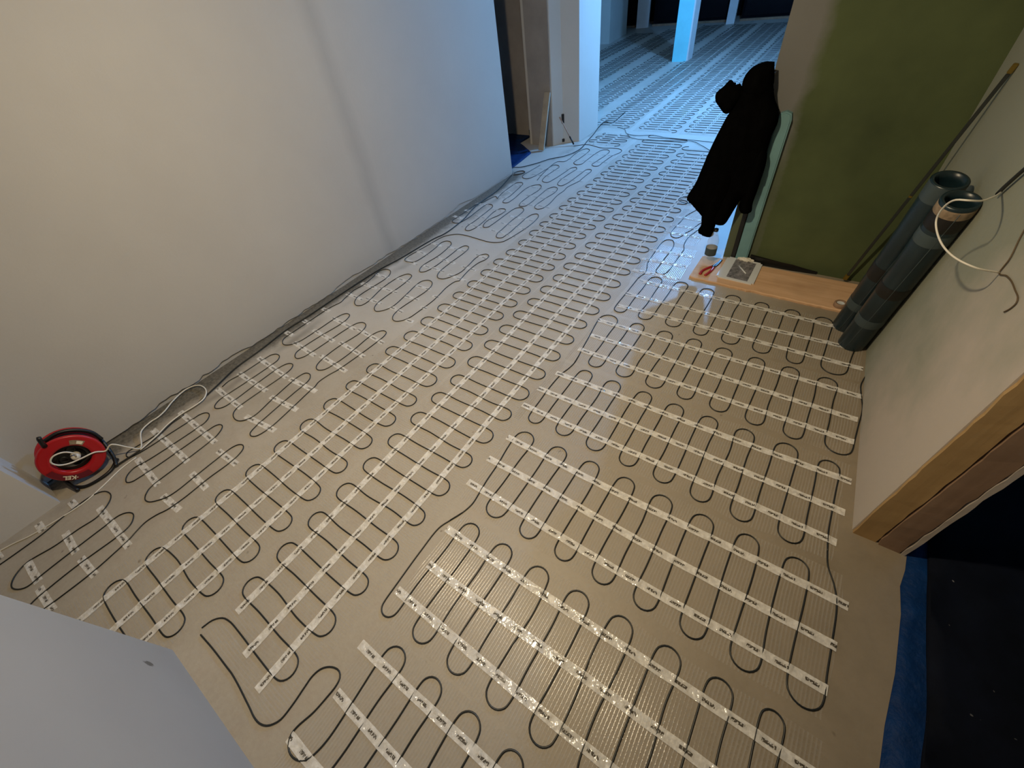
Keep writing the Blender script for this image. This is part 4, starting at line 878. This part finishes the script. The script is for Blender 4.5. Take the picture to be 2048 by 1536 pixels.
# ------------------------------------------------------------------ black jacket on its hook
JY = 2.700
wr = np.array(WR)
def jpt(x, y, Y=JY):
    d = np.array([(x-1024)/FPX, (768-y)/FPX, 1.0]) @ wr; s = Y/d[1]; return (d[0]*s, CAM_H+d[2]*s)
def padded(name, outline, thick, back, parent, yoff=0.0, fold=0.008):
    """soft cloth shape: outline in (x, z) metres, puffed up towards the room and rounded off at its edge"""
    P2 = catmull(np.array(outline + [outline[0]]), 0.012)[:-1]; n = len(P2); P = [Vector(p) for p in P2]; Q = list(P)
    def inside(x, z):
        c = False
        for i in range(n):
            a, b = P[i], P[i-1]
            if (a.y > z) != (b.y > z) and x < (b.x-a.x)*(z-a.y)/(b.y-a.y)+a.x: c = not c
        return c
    for x in np.arange(P2[:, 0].min(), P2[:, 0].max(), 0.012):
        for z in np.arange(P2[:, 1].min(), P2[:, 1].max(), 0.012):
            if inside(x, z) and np.min(np.hypot(P2[:, 0]-x, P2[:, 1]-z)) > 0.005: Q.append(Vector((x, z)))
    V, E, F, _, _, _ = delaunay_2d_cdt(Q, [(i, (i+1) % n) for i in range(n)], [], 1, 1e-6)
    bm = bmesh.new(); fr, bk = [], []
    for v in V:
        d = np.min(np.hypot(P2[:, 0]-v.x, P2[:, 1]-v.y)); k = min(1.0, d/(thick*1.1)); h = math.sqrt(max(0, 1-(1-k)**2))
        fo = fold*k*(math.sin(v.x*70+math.sin(v.y*9)*1.5)+0.5*math.sin(v.x*31-v.y*14))
        fr.append(bm.verts.new((v.x, JY+yoff-thick*h-fo, v.y)))
        bk.append(fr[-1] if d < 1e-5 else bm.verts.new((v.x, JY+yoff+back*h, v.y)))
    for fc in F:
        bm.faces.new([fr[i] for i in fc])
        q = [bk[i] for i in fc][::-1]
        try: bm.faces.new(q)
        except ValueError: pass
    bmesh.ops.recalc_face_normals(bm, faces=bm.faces[:])
    o = from_bm(name, bm, 'jacket', parent); o.data.transform(Matrix.Translation(-Vector(parent.location))); return o
jk = thing('jacket', 'black hooded jacket hanging from the beige wall end above the plank', 'jacket', None, (-0.41, JY, 1.02))
J = lambda L: [jpt(x, y) for x, y in L]
padded('body', J([(1548, 150), (1547, 172), (1550, 198), (1557, 218), (1556, 244), (1543, 272), (1534, 302), (1526, 335), (1517, 372), (1505, 396), (1484, 398), (1470, 417), (1459, 435), (1449, 448), (1432, 447), (1410, 436), (1398, 422), (1384, 406), (1374, 396), (1377, 388), (1390, 368), (1402, 341), (1416, 308), (1430, 278), (1443, 253), (1455, 231), (1466, 215), (1480, 188), (1492, 158), (1510, 138), (1530, 132)]), 0.075, 0.055, jk)
padded('hood', J([(1549.5, 123), (1531, 123), (1518, 127), (1504, 135), (1491, 150), (1484, 170), (1490, 196), (1512, 205), (1535, 196), (1547, 170)]), 0.085, 0.05, jk, 0.0, 0.006)
padded('collar_flap', J([(1481, 165), (1473, 168), (1463, 158), (1449, 171), (1433, 186), (1432, 199), (1439, 212), (1453, 227), (1464, 221), (1478, 205), (1492, 186)]), 0.045, 0.04, jk, -0.01, 0.003)
padded('sleeve', J([(1462, 300), (1440, 330), (1420, 380), (1407, 420), (1405, 446), (1399, 457), (1410, 465), (1421, 469), (1429, 467), (1431, 456), (1436, 440), (1455, 400), (1475, 345)]), 0.06, 0.03, jk, -0.03, 0.005)
padded('sleeve', J([(1532, 285), (1508, 310), (1492, 350), (1483, 395), (1480, 416), (1490, 424), (1504, 421), (1507, 405), (1520, 368), (1536, 310)]), 0.05, 0.03, jk, -0.02, 0.005)
hx, hz = jpt(1550, 143, 2.78)
hk = tube('wall_hook', catmull([(hx+0.008, 2.788, hz), (hx+0.006, 2.765, hz-0.002), (hx, 2.742, hz-0.006), (hx-0.008, 2.730, hz+0.006)], 0.006), 0.004, 'steel', sides=8)
tag(hk, 'small metal hook on the beige wall end holding the jacket', 'hook')
# thin black lead trailing on the floor behind the jacket
tag(tube('thin_lead', zcol(catmull([(-0.88, 3.62), (-0.94, 3.58), (-0.95, 3.52), (-0.88, 3.48), (-0.82, 3.52), (-0.86, 3.56)], 0.01), 0.010), 0.0025, 'cable'), 'small coil of thin black lead on the floor left of the jacket', 'cable')

# ------------------------------------------------------------------ the two lamps (both stand or hang outside the picture)
lp = thing('pendant_bulb', 'warm bulb in a tipped metal reflector hanging from the hallway ceiling', 'lamp', None, (BULB[0], BULB[1], CEIL))
dz = BULB[2] - CEIL; RM = frame((0, 0, dz), -AIM, (1, 0, 0))
tip = RM @ Vector((0, 0, 0.11))
tube('flex', np.array([(0, 0, 0), (0.004, 0, -0.06), tuple(tip)]), 0.003, 'cable', lp)
lathe('lamp_holder', [(0, 0.055), (0.017, 0.055), (0.019, 0.06), (0.019, 0.105), (0, 0.11)], 'black', lp, 20, RM)
lathe('reflector', [(0.019, 0.085), (0.05, 0.075), (0.085, 0.055), (0.087, 0.056), (0.051, 0.078), (0.019, 0.088)], 'steel', lp, 32, RM)
wl_ = thing('hanging_lamp', 'cold white lamp hanging from the ceiling of the big room', 'lamp', None, (WORK[0], WORK[1], CEIL))
h = WORK[2] - CEIL
tube('flex', np.array([(0, 0, 0), (0.003, 0, h*0.3), (0, 0, h+0.135)]), 0.004, 'cable', wl_)
lathe('lamp_holder', [(0, h+0.075), (0.020, h+0.075), (0.024, h+0.09), (0.022, h+0.135), (0, h+0.14)], 'black', wl_, 20)
